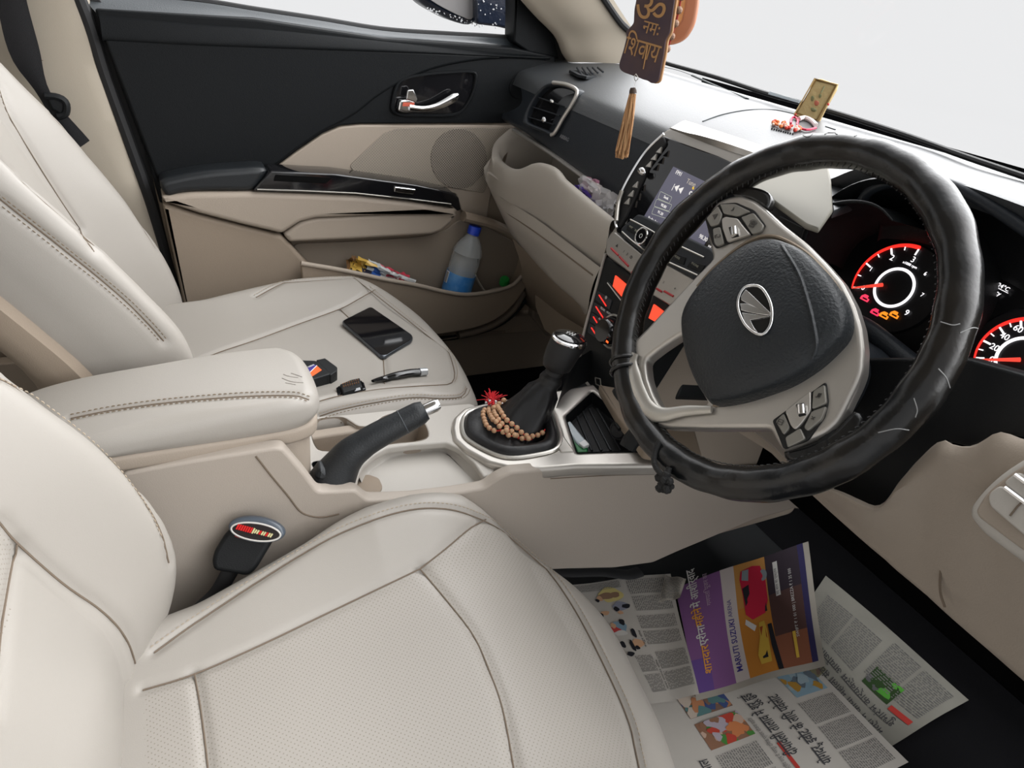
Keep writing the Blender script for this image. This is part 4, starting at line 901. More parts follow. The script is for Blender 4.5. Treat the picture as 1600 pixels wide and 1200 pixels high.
# creases, scuffs and lacing of the cover
b = B(); cr_ = mat('pale_crease', (.22, .22, .22), .5)
for pl in ([(1248, 208), (1262, 214), (1272, 207)], [(1288, 210), (1300, 206), (1308, 210)], [(1335, 213), (1345, 208)], [(1470, 503), (1488, 508), (1500, 506)], [(1466, 576), (1478, 590), (1484, 606)], [(1428, 622), (1433, 640), (1430, 652)], [(1500, 520), (1520, 512), (1534, 516)], [(1372, 676), (1400, 670), (1420, 672)], [(1240, 700), (1262, 695), (1276, 689)], [(1430, 690), (1440, 682)]):
    L = onsurf(rt, pl, 12)
    if len(L) > 3: b.tube([p+n*.0002 for p, n in L], .0005, cr_, seg=5)
b.make('creases', rim_o)
b = B()
thr = mat('cover_thread', (.05, .05, .05), .6)
for i in range(150):
    t = 2*math.pi*i/150; d = e1*math.cos(t)+e2*math.sin(t); tt = -d*math.sin(0)
    tn = -e1*math.sin(t)+e2*math.cos(t)
    c = WC+d*(RM-.0168)+WN*.004
    b.tube([c-tn*.0015+WN*.0025, c-d*.0006, c+tn*.0015-WN*.0025], .0005, thr, seg=5)
b.make('lacing', rim_o)
# patched wraps on the cover (joints)
for c_uv in ((1420, 640),):
    pass
b = B()
for t in (math.radians(232), math.radians(228)):
    d = e1*math.cos(t)+e2*math.sin(t)
    b.tube([WC+d*(RM+.0188*math.cos(a))+WN*.0198*math.sin(a) for a in np.linspace(0, 2*np.pi, 24, endpoint=False)], .0022, rimm, seg=8, closed=True)
b.make('tie_wrap', rim_o)
# silver spoke body
SP = lambda pts, h=.0: WP.ats(pts, h=h)
body = [(1100, 342), (1120, 314), (1140, 306), (1157, 304), (1178, 312), (1196, 326), (1222, 350), (1256, 376), (1290, 410), (1316, 440), (1334, 475), (1345, 510), (1349, 545), (1347, 580), (1340, 600), (1329, 622), (1318, 645), (1308, 662), (1290, 678), (1262, 690), (1235, 702), (1222, 705), (1213, 690), (1202, 670), (1150, 670), (1100, 670), (1042, 669), (1018, 664), (1004, 655), (993, 640), (984, 618), (977, 590), (974, 562), (982, 540), (1010, 512), (1046, 473), (1085, 432), (1113, 404), (1106, 372)]
hole = [(1007, 563), (1030, 545), (1060, 525), (1072, 520), (1076, 560), (1088, 600), (1106, 631), (1070, 634), (1032, 638), (1020, 618), (1010, 590)]
b = B(); b.slab(rounded(SP(body, .004), .004, 2), WN, .018, silver_w, .005, holes=[rounded(SP(hole, .004), .006, 3)[::-1]], seg=4); sb_ = b.make('spokes', wheel)
# bright loop round the lower left opening
b = B(); lp = crs(SP([(1112, 640), (1070, 642), (1034, 648), (1012, 640), (998, 615), (990, 590), (987, 566), (992, 552)], .008), 40)
b.tube(lp, np.interp(np.linspace(0, 1, 40), [0, .3, .5, .8, 1], [.004, .007, .011, .011, .006]), silver, seg=14, flat=.5, up=WN); b.make('polished_loop', sb_)
# dark link arms under the body to the rim
for pl in ([(1150, 330), (1140, 308), (1130, 296)], [(1290, 660), (1300, 700), (1310, 720)], [(995, 600), (975, 610), (965, 620)], [(1010, 660), (985, 690), (980, 700)]):
    b = B(); b.tube(SP(pl, -.006), .012, black, seg=10, flat=.6, up=WN); b.make('spoke_arm', wheel)
b = B(); b.slab(crs(SP([(1130, 300), (1165, 290), (1200, 300), (1196, 325), (1170, 312), (1140, 308)], .0), 30, closed=True), WN, .014, rimm, .004); b.make('spoke_cover', wheel)
b = B(); b.slab(crs(SP([(1222, 705), (1262, 692), (1300, 672), (1335, 640), (1345, 670), (1300, 715), (1240, 725)], .001), 30, closed=True), WN, .016, rimm, .005); b.make('spoke_cover', wheel)
# air bag pad
hub = [(1200, 373), (1222, 377), (1250, 391), (1282, 421), (1305, 452), (1317, 480), (1320, 503), (1314, 524), (1296, 545), (1268, 570), (1230, 594), (1190, 610), (1150, 622), (1112, 627), (1100, 617), (1084, 590), (1071, 552), (1065, 515), (1067, 488), (1082, 459), (1112, 423), (1150, 392), (1178, 377)]
def off(px, dx, dy): return [(u+dx, v+dy) for u, v in px]
hubm = mat('grained_black', (.014, .017, .020), .42, spec=.5, bump=.9, bscale=330)
hc = SP(hub, .018); b = B()
P = crs(hc, 90, closed=True); c = P.mean(0)
rings = []
for s_, h in ((1.03, -.016), (1.015, -.006), (1.0, -.001), (.985, .002), (.95, .0045), (.85, .008), (.7, .011), (.5, .0135), (.3, .0145), (.12, .015)):
    rings.append([c+(q-c)*s_+WN*h for q in P])
b.grid(rings, hubm, cv=True, flip=True); b.add(rings[-1], [list(range(90))[::-1]], hubm); pad = b.make('airbag_pad', wheel, sharp=70)
padt = bvh(np.array(rings).reshape(-1, 3), [[i*90+j, (i+1)*90+j, (i+1)*90+(j+1) % 90, i*90+(j+1) % 90] for i in range(9) for j in range(90)])
b = B(); L = onsurf(padt, [(1222, 383), (1248, 425), (1262, 465), (1272, 505), (1277, 540), (1270, 562)], 30); b.tube([p+n*.0001 for p, n in L], .0022, hubm, seg=8, flat=.5); b.make('pad_crease', pad)
b = B(); b.tube(crs(SP([(1090, 448), (1115, 420), (1150, 390), (1180, 373), (1204, 369), (1228, 376), (1262, 397), (1292, 428), (1314, 460), (1324, 492), (1321, 520), (1304, 545), (1270, 574), (1234, 600), (1190, 616), (1150, 628), (1115, 633)], .006), 70), .0022, mat('bronze_edge', (.25, .2, .15), .4, metal=.5), seg=8); b.make('bronze_edging', pad)
# emblem
h = cast(padt, 1181, 484); ec = h[0]+WN*.0015
eR = unit(np.array([WP.at(1206, 490)-WP.at(1181, 484)])[0])
A = SP([(1168, 448), (1160, 480)], .03)
def em(u, v, hh=.0): return at(u, v, n=WN, p=ec+WN*hh)
ell = crs([em(*q) for q in ((1177, 446), (1190, 450), (1201, 466), (1206, 484), (1205, 504), (1198, 518), (1189, 523), (1176, 518), (1163, 505), (1154, 484), (1154, 466), (1163, 450))], 60, closed=True)
b = B(); b.tube(ell, .0016, chrome, seg=10, closed=True); emb = b.make('emblem', pad)
b = B()
for q in ([(1157, 463), (1165, 452), (1172, 458), (1204, 489), (1200, 491), (1158, 469)], [(1156, 474), (1166, 474), (1185, 481), (1204, 490), (1203, 493), (1180, 490), (1158, 485)], [(1159, 488), (1180, 491), (1203, 494), (1172, 500), (1178, 512), (1185, 521), (1174, 516), (1163, 503)]):
    b.slab([em(*p, .0012) for p in q], WN, .002, chrome, .0005)
b.make('emblem_bars', emb)
b = B(); b.slab([q-WN*.0006 for q in ell], WN, .0015, gloss, .0004); b.make('emblem_field', emb)
# button clusters
btm = mat('button_bronze', (.25, .24, .215), .4, metal=.5); btd = mat('button_gap', (.01, .01, .01), .7)
def btn(q, h=.0085, m=btm, nm='button'):
    b = B(); b.slab(rounded(SP(q, h), .0025, 3), WN, .004, m, .0012, seg=3); return b.make(nm, sb_)
b = B(); b.slab(rounded(SP([(1101, 341), (1124, 318), (1150, 316), (1178, 328), (1196, 352), (1188, 364), (1172, 367), (1118, 388), (1112, 380)], .0058), .003), WN, .003, btd, .0008); b.make('button_bed', sb_)
b = B(); b.slab(rounded(SP([(1206, 657), (1268, 612), (1290, 596), (1294, 628), (1288, 652), (1262, 688), (1224, 702)], .0058), .003), WN, .003, btd, .0008); b.make('button_bed', sb_)
for q in ([(1103, 341), (1121, 321), (1128, 334), (1123, 350), (1110, 354)], [(1124, 318), (1148, 318), (1172, 330), (1152, 338), (1130, 334)], [(1157, 339), (1177, 332), (1193, 352), (1188, 362), (1175, 366)], [(1113, 357), (1125, 354), (1131, 380), (1120, 385), (1115, 380)]): btn(q)
btn([(1127, 342), (1133, 338), (1152, 341), (1160, 352), (1172, 366), (1136, 378), (1128, 356)], .0095, silver_w)
for q in ([(1211, 658), (1224, 645), (1234, 668), (1224, 680)], [(1270, 610), (1288, 600), (1291, 630), (1268, 640)], [(1268, 642), (1291, 634), (1284, 655), (1262, 674), (1255, 668)], [(1226, 683), (1250, 668), (1258, 686), (1230, 700)]): btn(q)
btn([(1226, 642), (1266, 610), (1266, 642), (1252, 662), (1242, 672), (1235, 665)], .0095, silver_w)
for (u, v), (du, dv) in (((1146, 362), (8, 12)), ((1251, 640), (8, 14))):
    b = B(); b.slab(rounded(SP([(u-du, v-dv*.6), (u+du*.6, v-dv*.8), (u+du, v+dv*.6), (u-du*.4, v+dv*.8)], .0105), .001), WN, .002, btd, .0005); b.tube(SP([(u+1, v-dv*.5), (u+2, v+dv*.5)], .012), .004, chrome, seg=10); b.make('thumb_roller', sb_)
b = B(); ic = mat('icon_dark', (.06, .055, .05), .6)
for s_, u, v in (('◄', 1116, 338), ('♪', 1145, 327), ('☎', 1176, 350), ('↩', 1120, 370), ('⊟', 1219, 660), ('♫', 1279, 618), ('×', 1270, 654)):
    b.text(s_, WP.at(u, v, h=.0088), unit(WP.at(u+8, v+3)-WP.at(u, v)), np.cross(WN, unit(WP.at(u+8, v+3)-WP.at(u, v))), .008, ic)
b.make('button_icons', sb_)
# cord tied round the rim with a knot hanging
cordt = thing('knotted_cord', 'black knotted cord tied round the lower left of the steering wheel rim', 'cord', at(1040, 765, y=.42))
kc = at(1032, 735, n=WN, p=WC)
b = B(); cm = mat('black_cord', (.008, .008, .008), .7, bump=1., bscale=800)
b.tube(crs([at(*q, n=WN, p=WC+WN*.02) for q in ((1030, 690), (1024, 705), (1022, 722), (1028, 735), (1040, 744), (1046, 730))], 24), .003, cm, seg=8); b.make('loop', cordt)
b = B(); c0 = at(1040, 755, n=WN, p=WC+WN*.015)
for k in range(26):
    a, p_ = random.uniform(0, 6.28), random.uniform(0, 3.14); r = random.uniform(.003, .010)
    b.ball(c0+np.array([math.cos(a)*math.sin(p_)*r, math.sin(a)*math.sin(p_)*r, math.cos(p_)*r]), random.uniform(.0035, .0055), cm, 8)
b.make('knot', cordt)
b = B()
for (u, v) in ((1028, 768), (1046, 770), (1052, 762)): b.tube(crs([c0, at(u, v, n=WN, p=WC+WN*.015)], 6), [.0035]*5+[.002], cm, seg=6)
b.make('cord_ends', cordt)
# ================================================================== centre console
con = thing('centre_console', 'beige centre console with silver framed gear lever and cup holders between the front seats', 'centre console', (0, .2, .1))
SPn = unit((1, -.12, 0)); SPp = np.array([.092, .10, .3])
def side(px, h=0): return [at(u, v, n=SPn, p=SPp+SPn*h) for u, v in px]
topm = ivory
def cavity(b, hole, depth, m, fl=None, shrink=.93, n=(0, 0, 1)):
    n = np.asarray(n, float); P = np.array(hole); c = P.mean(0); P2 = c+(P-c)*shrink-n*depth; P1 = c+(P-c)*(1-(1-shrink)*.3)-n*depth*.6
    r = [P, P1, c+(P-c)*(shrink+.02)-n*depth*.92, c+(P-c)*(shrink-.05)-n*depth]
    b.grid(r, m, cv=True); b.add(r[-1], [list(range(len(P)))], fl or m)
# top deck with joined cup holders
ZT = .358
deck = ats([(425, 655), (494, 650), (600, 641), (735, 630), (775, 650), (790, 700), (770, 740), (756, 745), (740, 722), (716, 700), (697, 691), (640, 695), (604, 700), (583, 712), (566, 728), (560, 742), (556, 760), (530, 766), (498, 768), (470, 735), (440, 699)], z=ZT)
cup = crs(ats([(486, 672), (494, 656), (515, 652), (536, 652), (550, 660), (562, 666), (585, 664), (596, 652), (618, 645), (645, 646), (662, 660), (669, 680), (655, 688), (618, 692), (585, 697), (548, 701), (510, 704), (494, 698)], z=ZT), 70, closed=True)
slot = rounded(ats([(486, 722), (520, 716), (552, 728), (552, 752), (530, 758), (504, 756)], z=ZT), .006)
b = B(); b.slab(rounded(deck, .004, 2), (0, 0, 1), .012, topm, .003, holes=[cup[::-1], slot[::-1]], seg=3)
b.make('top_deck', con)
b = B(); cavity(b, cup, .055, beige); b.make('cup_holder', con)
b = B(); cavity(b, slot, .05, black); b.make('brake_slot', con)
b = B(); b.tube([at(533, 660, z=.35), at(540, 668, z=.32)], .0012, seamm, seg=5); b.make('cup_seam', con)
# storage step beside the hand brake
ZS = .334
b = B()
fl_ = ats([(545, 800), (560, 756), (578, 726), (602, 712), (640, 703), (684, 699), (704, 712), (732, 740), (755, 757), (748, 764), (706, 770), (640, 776)], z=ZS)
b.slab(rounded(fl_, .008, 4), (0, 0, 1), .01, topm, .003)
fw = [(561, 742), (568, 727), (584, 712), (604, 701), (640, 696), (697, 692), (716, 701), (740, 723), (757, 746)]; fb = [(566, 756), (576, 738), (594, 724), (612, 715), (645, 708), (690, 703), (706, 713), (728, 737), (752, 762)]
A0 = ats(fw, z=ZT-.004); A1 = ats(fb, z=ZS+.0005)
b.grid(surf([[q+np.array([-.006, 0, -.002]) for q in A0], A0, [(p+q)/2+np.array([-.002, 0, -.002]) for p, q in zip(A0, A1)], A1, [q+np.array([.008, 0, -.0005]) for q in A1]], 14, 50), topm, flip=True)
b.make('storage_step', con)
b = B(); sc_ = rounded(ats([(553, 748), (575, 742), (592, 748), (598, 762), (590, 775), (570, 782), (556, 774)], z=ZS+.001), .005); cavity(b, sc_, .02, beige2); b.slab([q+np.array([0, 0, .0012]) for q in sc_], (0, 0, 1), .001, beige2, .0003); b.make('brake_recess', con)
# near side wall
b = B()
w1 = side([(430, 700), (442, 701), (474, 738), (497, 769), (530, 768), (556, 766), (575, 782), (640, 780), (706, 772), (757, 763), (778, 748), (800, 738), (850, 734), (1010, 730), (1095, 732), (1290, 740), (1290, 782), (1180, 812), (1060, 862), (1020, 880), (960, 888), (880, 890), (700, 900), (560, 960), (430, 1000), (250, 1010), (240, 940), (215, 880), (190, 740), (300, 720)], 0)
b.slab(rounded(w1, .006, 3), SPn, .02, mat('console_beige', (.37, .325, .28), .5, spec=.4, bump=.2, bscale=700), .004, seg=3)
b.make('side_wall', con)
b = B(); b.tube(crs(side([(400, 713), (425, 745), (450, 775), (468, 798), (484, 806), (505, 808), (530, 803)], .0004), 30), .0012, seamm, seg=5); b.make('panel_gap', con)
b = B(); b.tube(crs(side([(860, 748), (950, 743), (1040, 741)], .0003), 20), .0007, seamm, seg=5); b.make('side_scratch', con)
b = B(); b.tube(ats([(445, 692), (460, 712), (480, 738)], z=ZT+.001), .0022, beige, seg=6); b.make('deck_edge', con)
# far side wall
b = B(); b.slab(rounded([(-.088, -.2, .08), (-.088, .62, .08), (-.088, .62, .35), (-.088, .30, ZT-.006), (-.088, -.2, ZT-.006)], .01), (-1, 0, 0), .02, beige, .004); b.make('far_side_wall', con)
b = B(); b.slab([(-.10, -.3, .04), (.16, -.3, .04), (.16, 1.0, .04), (-.10, 1.0, .04)], (0, 0, 1), .005, black, .001); b.make('tunnel_base', con)
# silver gear surround
BP = Pl((0, .34, .366), (0, -.17, .985))
outer = BP.ats([(705, 668), (708, 652), (724, 637), (760, 628), (830, 616), (900, 604), (932, 598), (990, 640), (1030, 680), (1080, 716), (1080, 727), (1010, 727), (900, 728), (842, 733), (800, 732), (762, 723), (726, 703), (708, 686)], h=.004)
h1 = crs(BP.ats([(722, 662), (728, 648), (745, 640), (790, 634), (845, 628), (862, 640), (872, 668), (876, 690), (866, 704), (835, 712), (800, 716), (774, 711), (745, 697), (726, 682)], h=.004), 60, closed=True)
h2 = BP.ats([(884, 650), (925, 612), (962, 642), (1010, 704), (950, 705), (902, 707)], h=.004)
b = B(); b.slab(rounded(outer, .004, 3), BP.n, .022, silver_w, .006, holes=[h1[::-1], rounded(h2, .003)[::-1]], seg=4); sr = b.make('gear_surround', con)
b = B(); b.tube([q+BP.n*.0005 for q in h1], .0035, silver, seg=8, closed=True); b.make('inner_bezel', sr)
b = B(); r2 = rounded(h2, .003); cavity(b, [q for q in r2], .024, black, rubber, .96, BP.n); ft = b.make('front_tray', con)
for k in range(7):
    b = B(); a0 = BP.at(897+k*12, 640-k*.5, h=-.018); a1 = BP.at(925+k*15, 704, h=-.018); b.tube([a0, a1], .0018, mat('mat_rib', (.03, .032, .035), .5), seg=6); b.make('mat_rib', ft)
b = B(); b.slab(rounded(BP.ats([(851, 652), (858, 648), (898, 705), (876, 706), (868, 690)], h=.006), .003), BP.n, .006, silver_w, .002); b.make('divider', con)
# walls rising to the stack at the front of the tray
b = B(); b.grid(surf([BP.ats([(868, 640), (885, 615), (930, 590)], h=.002), [q+np.array([-.01, .01, .05]) for q in BP.ats([(875, 630), (892, 606), (935, 580)], h=.0)]], 8, 12), black); b.slab(rounded(BP.ats([(935, 600), (965, 605), (1080, 650), (1100, 720), (1005, 702), (965, 650)], h=.03), .004), BP.n, .02, beige2, .004); b.make('tray_backing', con)
# gaiter, lever and knob
gl = mat('black_gaiter', (.010, .010, .011), .42, spec=.5, bump=.5, bscale=120)
GX = lambda u, v: at(u, v, x=.018)
b = B(); base = np.array(h1)-BP.n*.006; rings = [base]
cen = base.mean(0)
rings.append(cen+(base-cen)*.96+BP.n*.008); rings.append(cen+(base-cen)*.86+BP.n*.016); rings.append(cen+(base-cen)*.70+BP.n*.012)
ax = unit(GX(890, 530)-GX(822, 650)); ea = unit(np.cross(ax, (0, 0, 1))); eb = np.cross(ax, ea)
aa = np.linspace(0, 2*np.pi, 60, endpoint=False)
ph = math.atan2(np.dot(base[0]-cen, eb), np.dot(base[0]-cen, ea)); ph1 = math.atan2(np.dot(base[6]-cen, eb), np.dot(base[6]-cen, ea))
sg = 1 if ((ph1-ph+9.42) % 6.283-3.1416) > 0 else -1
for (u, v), r in (((810, 668), .047), ((818, 656), .040), ((826, 644), .0345), ((838, 627), .029), ((848, 612), .0235), ((853, 604), .019), ((857, 599), .0165), ((860, 594), .0185), ((863, 589), .017), ((866, 583), .012)):
    c = GX(u, v); wob = .0025 if r > .02 else .0
    rings.append(np.array([c+(ea*math.cos(ph+sg*t)+eb*math.sin(ph+sg*t))*(r+wob*math.sin(5*t)+wob*.5*math.sin(9*t+r*300)) for t in aa]))
b.grid(surf([list(r) for r in rings], 60, 60, cu=True) if False else rings, gl, cv=True); b.make('gaiter', con, sharp=80)
gv, gf = frame_grid(np.array(rings), cv=True)
gtree = bvh(gv, gf)
lever = D.objects.get('centre_console')
b = B()
prof = [(u, v, r) for (u, v), r in (((864, 586), .0125), ((866, 582), .0145), ((868, 578), .0125), ((869, 576), .017), ((870, 573), .0215), ((873, 564), .0238), ((880, 549), .0258), ((887, 536), .0268), ((889, 532), .0262))]
rg = []
for u, v, r in prof:
    c = GX(u, v); rg.append([c+np.array([math.cos(t), math.sin(t), -.12*math.sin(t)])*r for t in aa])
b.grid(rg, mat('matt_black_knob', (.013, .013, .014), .5, bump=.2, bscale=900), cv=True); kn = b.make('gear_knob', con, sharp=80)
kt_ = GX(889, 532); upv = unit((0, .12, 1))
tv = unit(upv*.8+np.array([.25, -.1, .55]))
b = B(); b.lathe([(.0262, -.001), (.0275, .0015), (.0268, .004), (.0245, .0055)], kt_, upv, chrome, 40); b.make('chrome_ring', kn)
b = B(); b.lathe([(.0248, .004), (.023, .0075), (.017, .0098), (.009, .0110), (0, .0112)], kt_, upv, gloss, 40); b.make('knob_cap', kn)
b = B(); kx = unit(np.array([.8, .5, 0])-upv*np.dot([.8, .5, 0], upv)); ky = np.cross(upv, kx)
b.text('1 3 5', kt_+upv*.0113+ky*.004, kx, ky, .006, white); b.text('2 4 R', kt_+upv*.0113-ky*.004, kx, ky, .006, white); b.tube([kt_+upv*.0119-kx*.007, kt_+upv*.0119+kx*.007], .0005, white, seg=5); b.make('shift_pattern', kn)
# hand brake
hbm = mat('brake_leather', (.013, .015, .017), .48, bump=.5, bscale=420)
HX = lambda u, v: at(u, v, x=.052)
b = B(); P = crs([HX(*q) for q in ((512, 770), (521, 748), (543, 714), (568, 694), (594, 678), (630, 659), (664, 641))], 50)
r = np.interp(np.linspace(0, 1, 50), [0, .12, .3, .5, .75, .95, 1], [.033, .031, .0235, .019, .0175, .0165, .0135])
b.tube(P, r, hbm, seg=24, flat=1.0, up=(1, 0, 0)); hb = b.make('hand_brake_grip', con)
b = B(); b.tube([HX(664, 641), HX(680, 634), HX(686, 631.5)], [.0085, .0088, .0075], chrome, seg=18); b.make('release_button', hb)
b = B(); j = 40; T = unit(P[j+1]-P[j]); f1 = unit(np.cross(T, (1, 0, 0))); b.tube([P[j]+(np.array([1, 0, 0])*math.cos(t)+f1*math.sin(t))*(r[j]+.0002) for t in np.linspace(0, 2*np.pi, 24, endpoint=False)], .0006, mat('grey_thread', (.08, .09, .1), .7), seg=5, closed=True); b.make('grip_seam', hb)
b = B(); b.slab(rounded(side([(490, 748), (500, 735), (530, 742), (552, 757), (540, 763), (506, 766), (498, 761)], -.022), .004), SPn, .03, hbm, .012, seg=4); b.make('brake_gaiter', con)

# ================================================================== armrest box
arm = thing('armrest_box', 'padded cream leather armrest on the storage box between the two front seats', 'armrest', (-.01, -.08, .3))
AO = [(-.086, .055), (-.078, .083), (-.045, .096), (.02, .098), (.048, .092), (.062, .070), (.066, .02), (.066, -.10), (.064, -.22), (.03, -.26), (-.05, -.26), (-.083, -.22), (-.087, -.1)]
def za(x, y): return .508-.10*np.clip(x+.01, -1, 1)**2*8-.03*np.clip((.02-y)/.26, 0, 1)**2
V, F = cushion(AO, (-.01, -.08), za, R=.02, zb=.464, na=260, nr=80)
near_ = [(110, 652), (170, 640), (240, 630), (320, 622), (400, 617), (460, 617), (484, 624)]
far_ = [(88, 572), (150, 553), (240, 543), (330, 538), (400, 537), (445, 542)]
panelled('lid', arm, V, F, [near_, far_], [], leather_dot, [([(u, v-4) for u, v in near_], 0, stitch), ([(u, v+4.5) for u, v in near_], 0, stitch), ([(u, v+4) for u, v in far_], 0, stitch2)], depth=.002)
D.objects[[o.name for o in D.objects if o.parent == arm][0]]
ltree = bvh(V, [list(map(int, f)) for f in F])
b = B()
for pl in ([(443, 585), (452, 588), (466, 590)], [(441, 591), (455, 596), (474, 598)], [(446, 598), (462, 601)], [(455, 583), (472, 589)]):
    L = onsurf(ltree, pl, 10); b.tube([p+n*.0003 for p, n in L], .0007, mat('crease_grey', (.42, .39, .36), .6), seg=5)
b.make('lid_creases', arm, kind='stuff')
b = B()
AO2 = [( -.01+(x+.01)*.985, -.08+(y+.08)*.985) for x, y in AO]
O2 = crs(AO2, 90, closed=True)
b.slab([(x, y, .4645) for x, y in O2], (0, 0, 1), .022, beige, .006, seg=3); b.make('lid_base', arm)
b = B(); b.slab([(x, y, .442) for x, y in crs([(-.01+(x+.01)*.93, -.08+(y+.08)*.93) for x, y in AO], 90, closed=True)], (0, 0, 1), .16, beige, .004, seg=2); b.make('box_body', arm)

# ================================================================== prayer beads over the gaiter
pb = thing('prayer_beads', 'string of wooden prayer beads looped over the black gear lever gaiter', 'beads', cen+np.array([.03, -.02, .02]))
wood = mat('bead_wood', (.55, .33, .19), .45, var=.25, nscale=60)
thread = mat('red_thread', (.5, .02, .015), .7)
Z4 = lambda pts: [(680+x/4, 500+y/4) for x, y in pts]
strands = [Z4([(462, 506), (425, 508), (398, 525), (400, 558), (425, 588), (447, 625), (483, 655), (515, 683), (545, 708), (578, 728), (612, 722), (640, 708), (662, 690), (670, 668)]),
           Z4([(372, 540), (378, 580), (395, 620), (425, 655), (460, 685), (495, 715), (530, 735), (570, 750), (600, 742)]),
           Z4([(335, 560), (345, 595), (370, 635), (400, 668), (418, 700), (450, 728), (490, 742), (530, 742)]),
           Z4([(312, 575), (306, 608), (315, 640), (335, 672), (370, 698), (412, 700), (440, 705), (480, 700)])]
bead0 = None; R0 = .0042; placed = []; nb = 0
def bead_at(c):
    global bead0, nb
    if any(np.linalg.norm(c-p) < R0*1.75 for p in placed): 
        c = c+np.array([.002, -.001, .004])
    if any(np.linalg.norm(c-p) < R0*1.3 for p in placed): return
    placed.append(c)
    if bead0 is None:
        b = B(); b.ball((0, 0, 0), R0, wood, 14); V0 = np.vstack(b.V)
        b.V = [V0+_org[pb.name]]; bead0 = b.make('bead', pb); o = bead0
    else:
        o = bead0.copy(); COL.objects.link(o); o.parent = pb
    o.location = tuple(c-_org[pb.name]); nb += 1
for s_ in strands:
    L = onsurf(gtree, s_, 60)
    pts = [p+n*(R0+.001) for p, n in L]
    if len(pts) < 4: continue
    P = np.array(pts); P = np.array([P[max(0, i-2):i+3].mean(0) for i in range(len(P))])
    b = B(); b.tube(P, .0011, thread, seg=6); b.make('thread', pb)
    d = np.concatenate([[0], np.cumsum(np.linalg.norm(np.diff(P, axis=0), axis=1))]); k = 0.
    while k < d[-1]:
        bead_at(np.array([np.interp(k, d, P[:, j]) for j in range(3)])); k += R0*2.25
b = B(); tr_ = mat('red_tassel', (.55, .012, .02), .7); t0 = at(768, 634, n=BP.n, p=BP.p+BP.n*.014)
for k in range(90):
    a = random.gauss(math.radians(150), .38); l = random.uniform(.016, .033); dd = BP.ex*math.cos(a)*(1 if BP.ex[0] > 0 else -1)+BP.ey*math.sin(a)
    e = t0+dd*l+BP.n*random.uniform(-.006, .012); b.tube([t0+BP.n*random.uniform(0, .006), (t0+e)/2+BP.n*.007, e], .0007, tr_, seg=4)
for k in range(40):
    a = random.uniform(0, 6.28); r = random.uniform(0, .012); b.ball(t0+BP.ex*math.cos(a)*r+BP.ey*math.sin(a)*r*.7+BP.n*random.uniform(.003, .011), .0022, tr_ if k % 4 else white, 6)
b.make('tassel', pb)

# ================================================================== small things on the console
bx = thing('plastic_packet', 'small clear and green plastic packet standing in the tray ahead of the gear lever', 'packet', BP.at(900, 690, h=-.018))
b = B(); q = BP.ats([(878, 661), (891, 657), (920, 693), (906, 700)], h=-.004); b.slab(rounded(q, .002), BP.n, .016, mat('frosted_plastic', (.55, .62, .66), .25, alpha=.85), .003); b.make('sleeve', bx)
b = B(); q = BP.ats([(894, 686), (906, 697), (918, 694), (918, 706), (902, 707)], h=-.003); b.slab(rounded(q, .002), BP.n, .016, mat('packet_green', (.01, .16, .04), .4), .002); b.make('green_end', bx)
b = B(); q = BP.ats([(904, 692), (914, 686), (921, 694), (912, 698)], h=.0015); b.slab(rounded(q, .002), BP.n, .006, white, .001); b.make('white_flap', bx)
pl = thing('power_plug', 'black socket cap in the beige panel beside the ribbed tray', 'socket', at(968, 678, y=.60))
b = B(); c = at(968, 672, x=.10); nq = unit((.5, -.8, .3)); b.lathe([(0.0001, .010), (.010, .010), (.012, .007), (.0125, 0), (.016, 0), (.016, -.01)], c, nq, rubber, 24); b.make('socket_body', pl)
b = B(); b.tube([c+nq*.010+np.array([-.007, 0, .008]), c+nq*.014+np.array([.006, 0, .008])], .003, black, seg=8); b.make('socket_flap', pl)

# ================================================================== belt buckle beside driver seat
bk = thing('belt_buckle', 'black seat belt buckle with an embroidered red badge beside the driver seat', 'belt buckle', (.10, -.05, .25))
QX = lambda px, x=.105: [at(u, v, n=unit((.75, -.25, .5)), p=(.112, -.02, .33)) for u, v in px]
b = B(); b.slab(rounded(QX([(371, 815), (425, 830), (424, 848), (397, 893), (386, 901), (334, 892), (330, 880), (333, 862), (350, 835)]), .006, 5), (.75, -.25, .5), .024, black, .006, seg=4); b.make('housing', bk)
cb = QX([(403, 826)])[0]; nn = unit((.75, -.25, .5)); exb = unit(QX([(436, 831)])[0]-QX([(370, 821)])[0]); eyb = np.cross(nn, exb)
if eyb[2] < 0: eyb = -eyb
def ell_(a_, c_, h): return [cb+exb*math.cos(t)*a_+eyb*math.sin(t)*c_+nn*h for t in np.linspace(0, 2*np.pi, 48, endpoint=False)]
b = B(); b.slab(ell_(.0335, .0155, .010), nn, .014, mat('slate_badge', (.06, .075, .095), .35, spec=.7), .004, seg=4); bd = b.make('badge', bk)
b = B(); b.tube([q-eyb*.002 for q in ell_(.0290, .0105, .0103)], .0012, mat('grey_braid', (.55, .53, .5), .6), seg=6, closed=True); b.make('braid_ring', bd)
b = B(); b.slab([q-eyb*.002 for q in ell_(.0282, .0098, .0108)], nn, .001, mat('badge_field', (.01, .006, .006), .8), .0003); b.make('badge_field', bd)
b = B()
for k in range(16):
    o_ = cb+nn*.0116+exb*(-.022+k*.0027)+eyb*(.0012-.0003*k); h_ = .0032 if k < 8 else .0022
    b.tube([o_-eyb*h_-exb*.001, o_+eyb*h_+exb*.001], .0011, mat('stitch_red', (.6, .01, .01), .7) if k < 7 or k in (10, 13) else mat('stitch_cream', (.6, .55, .3), .7), seg=6)
b.make('embroidery', bd)
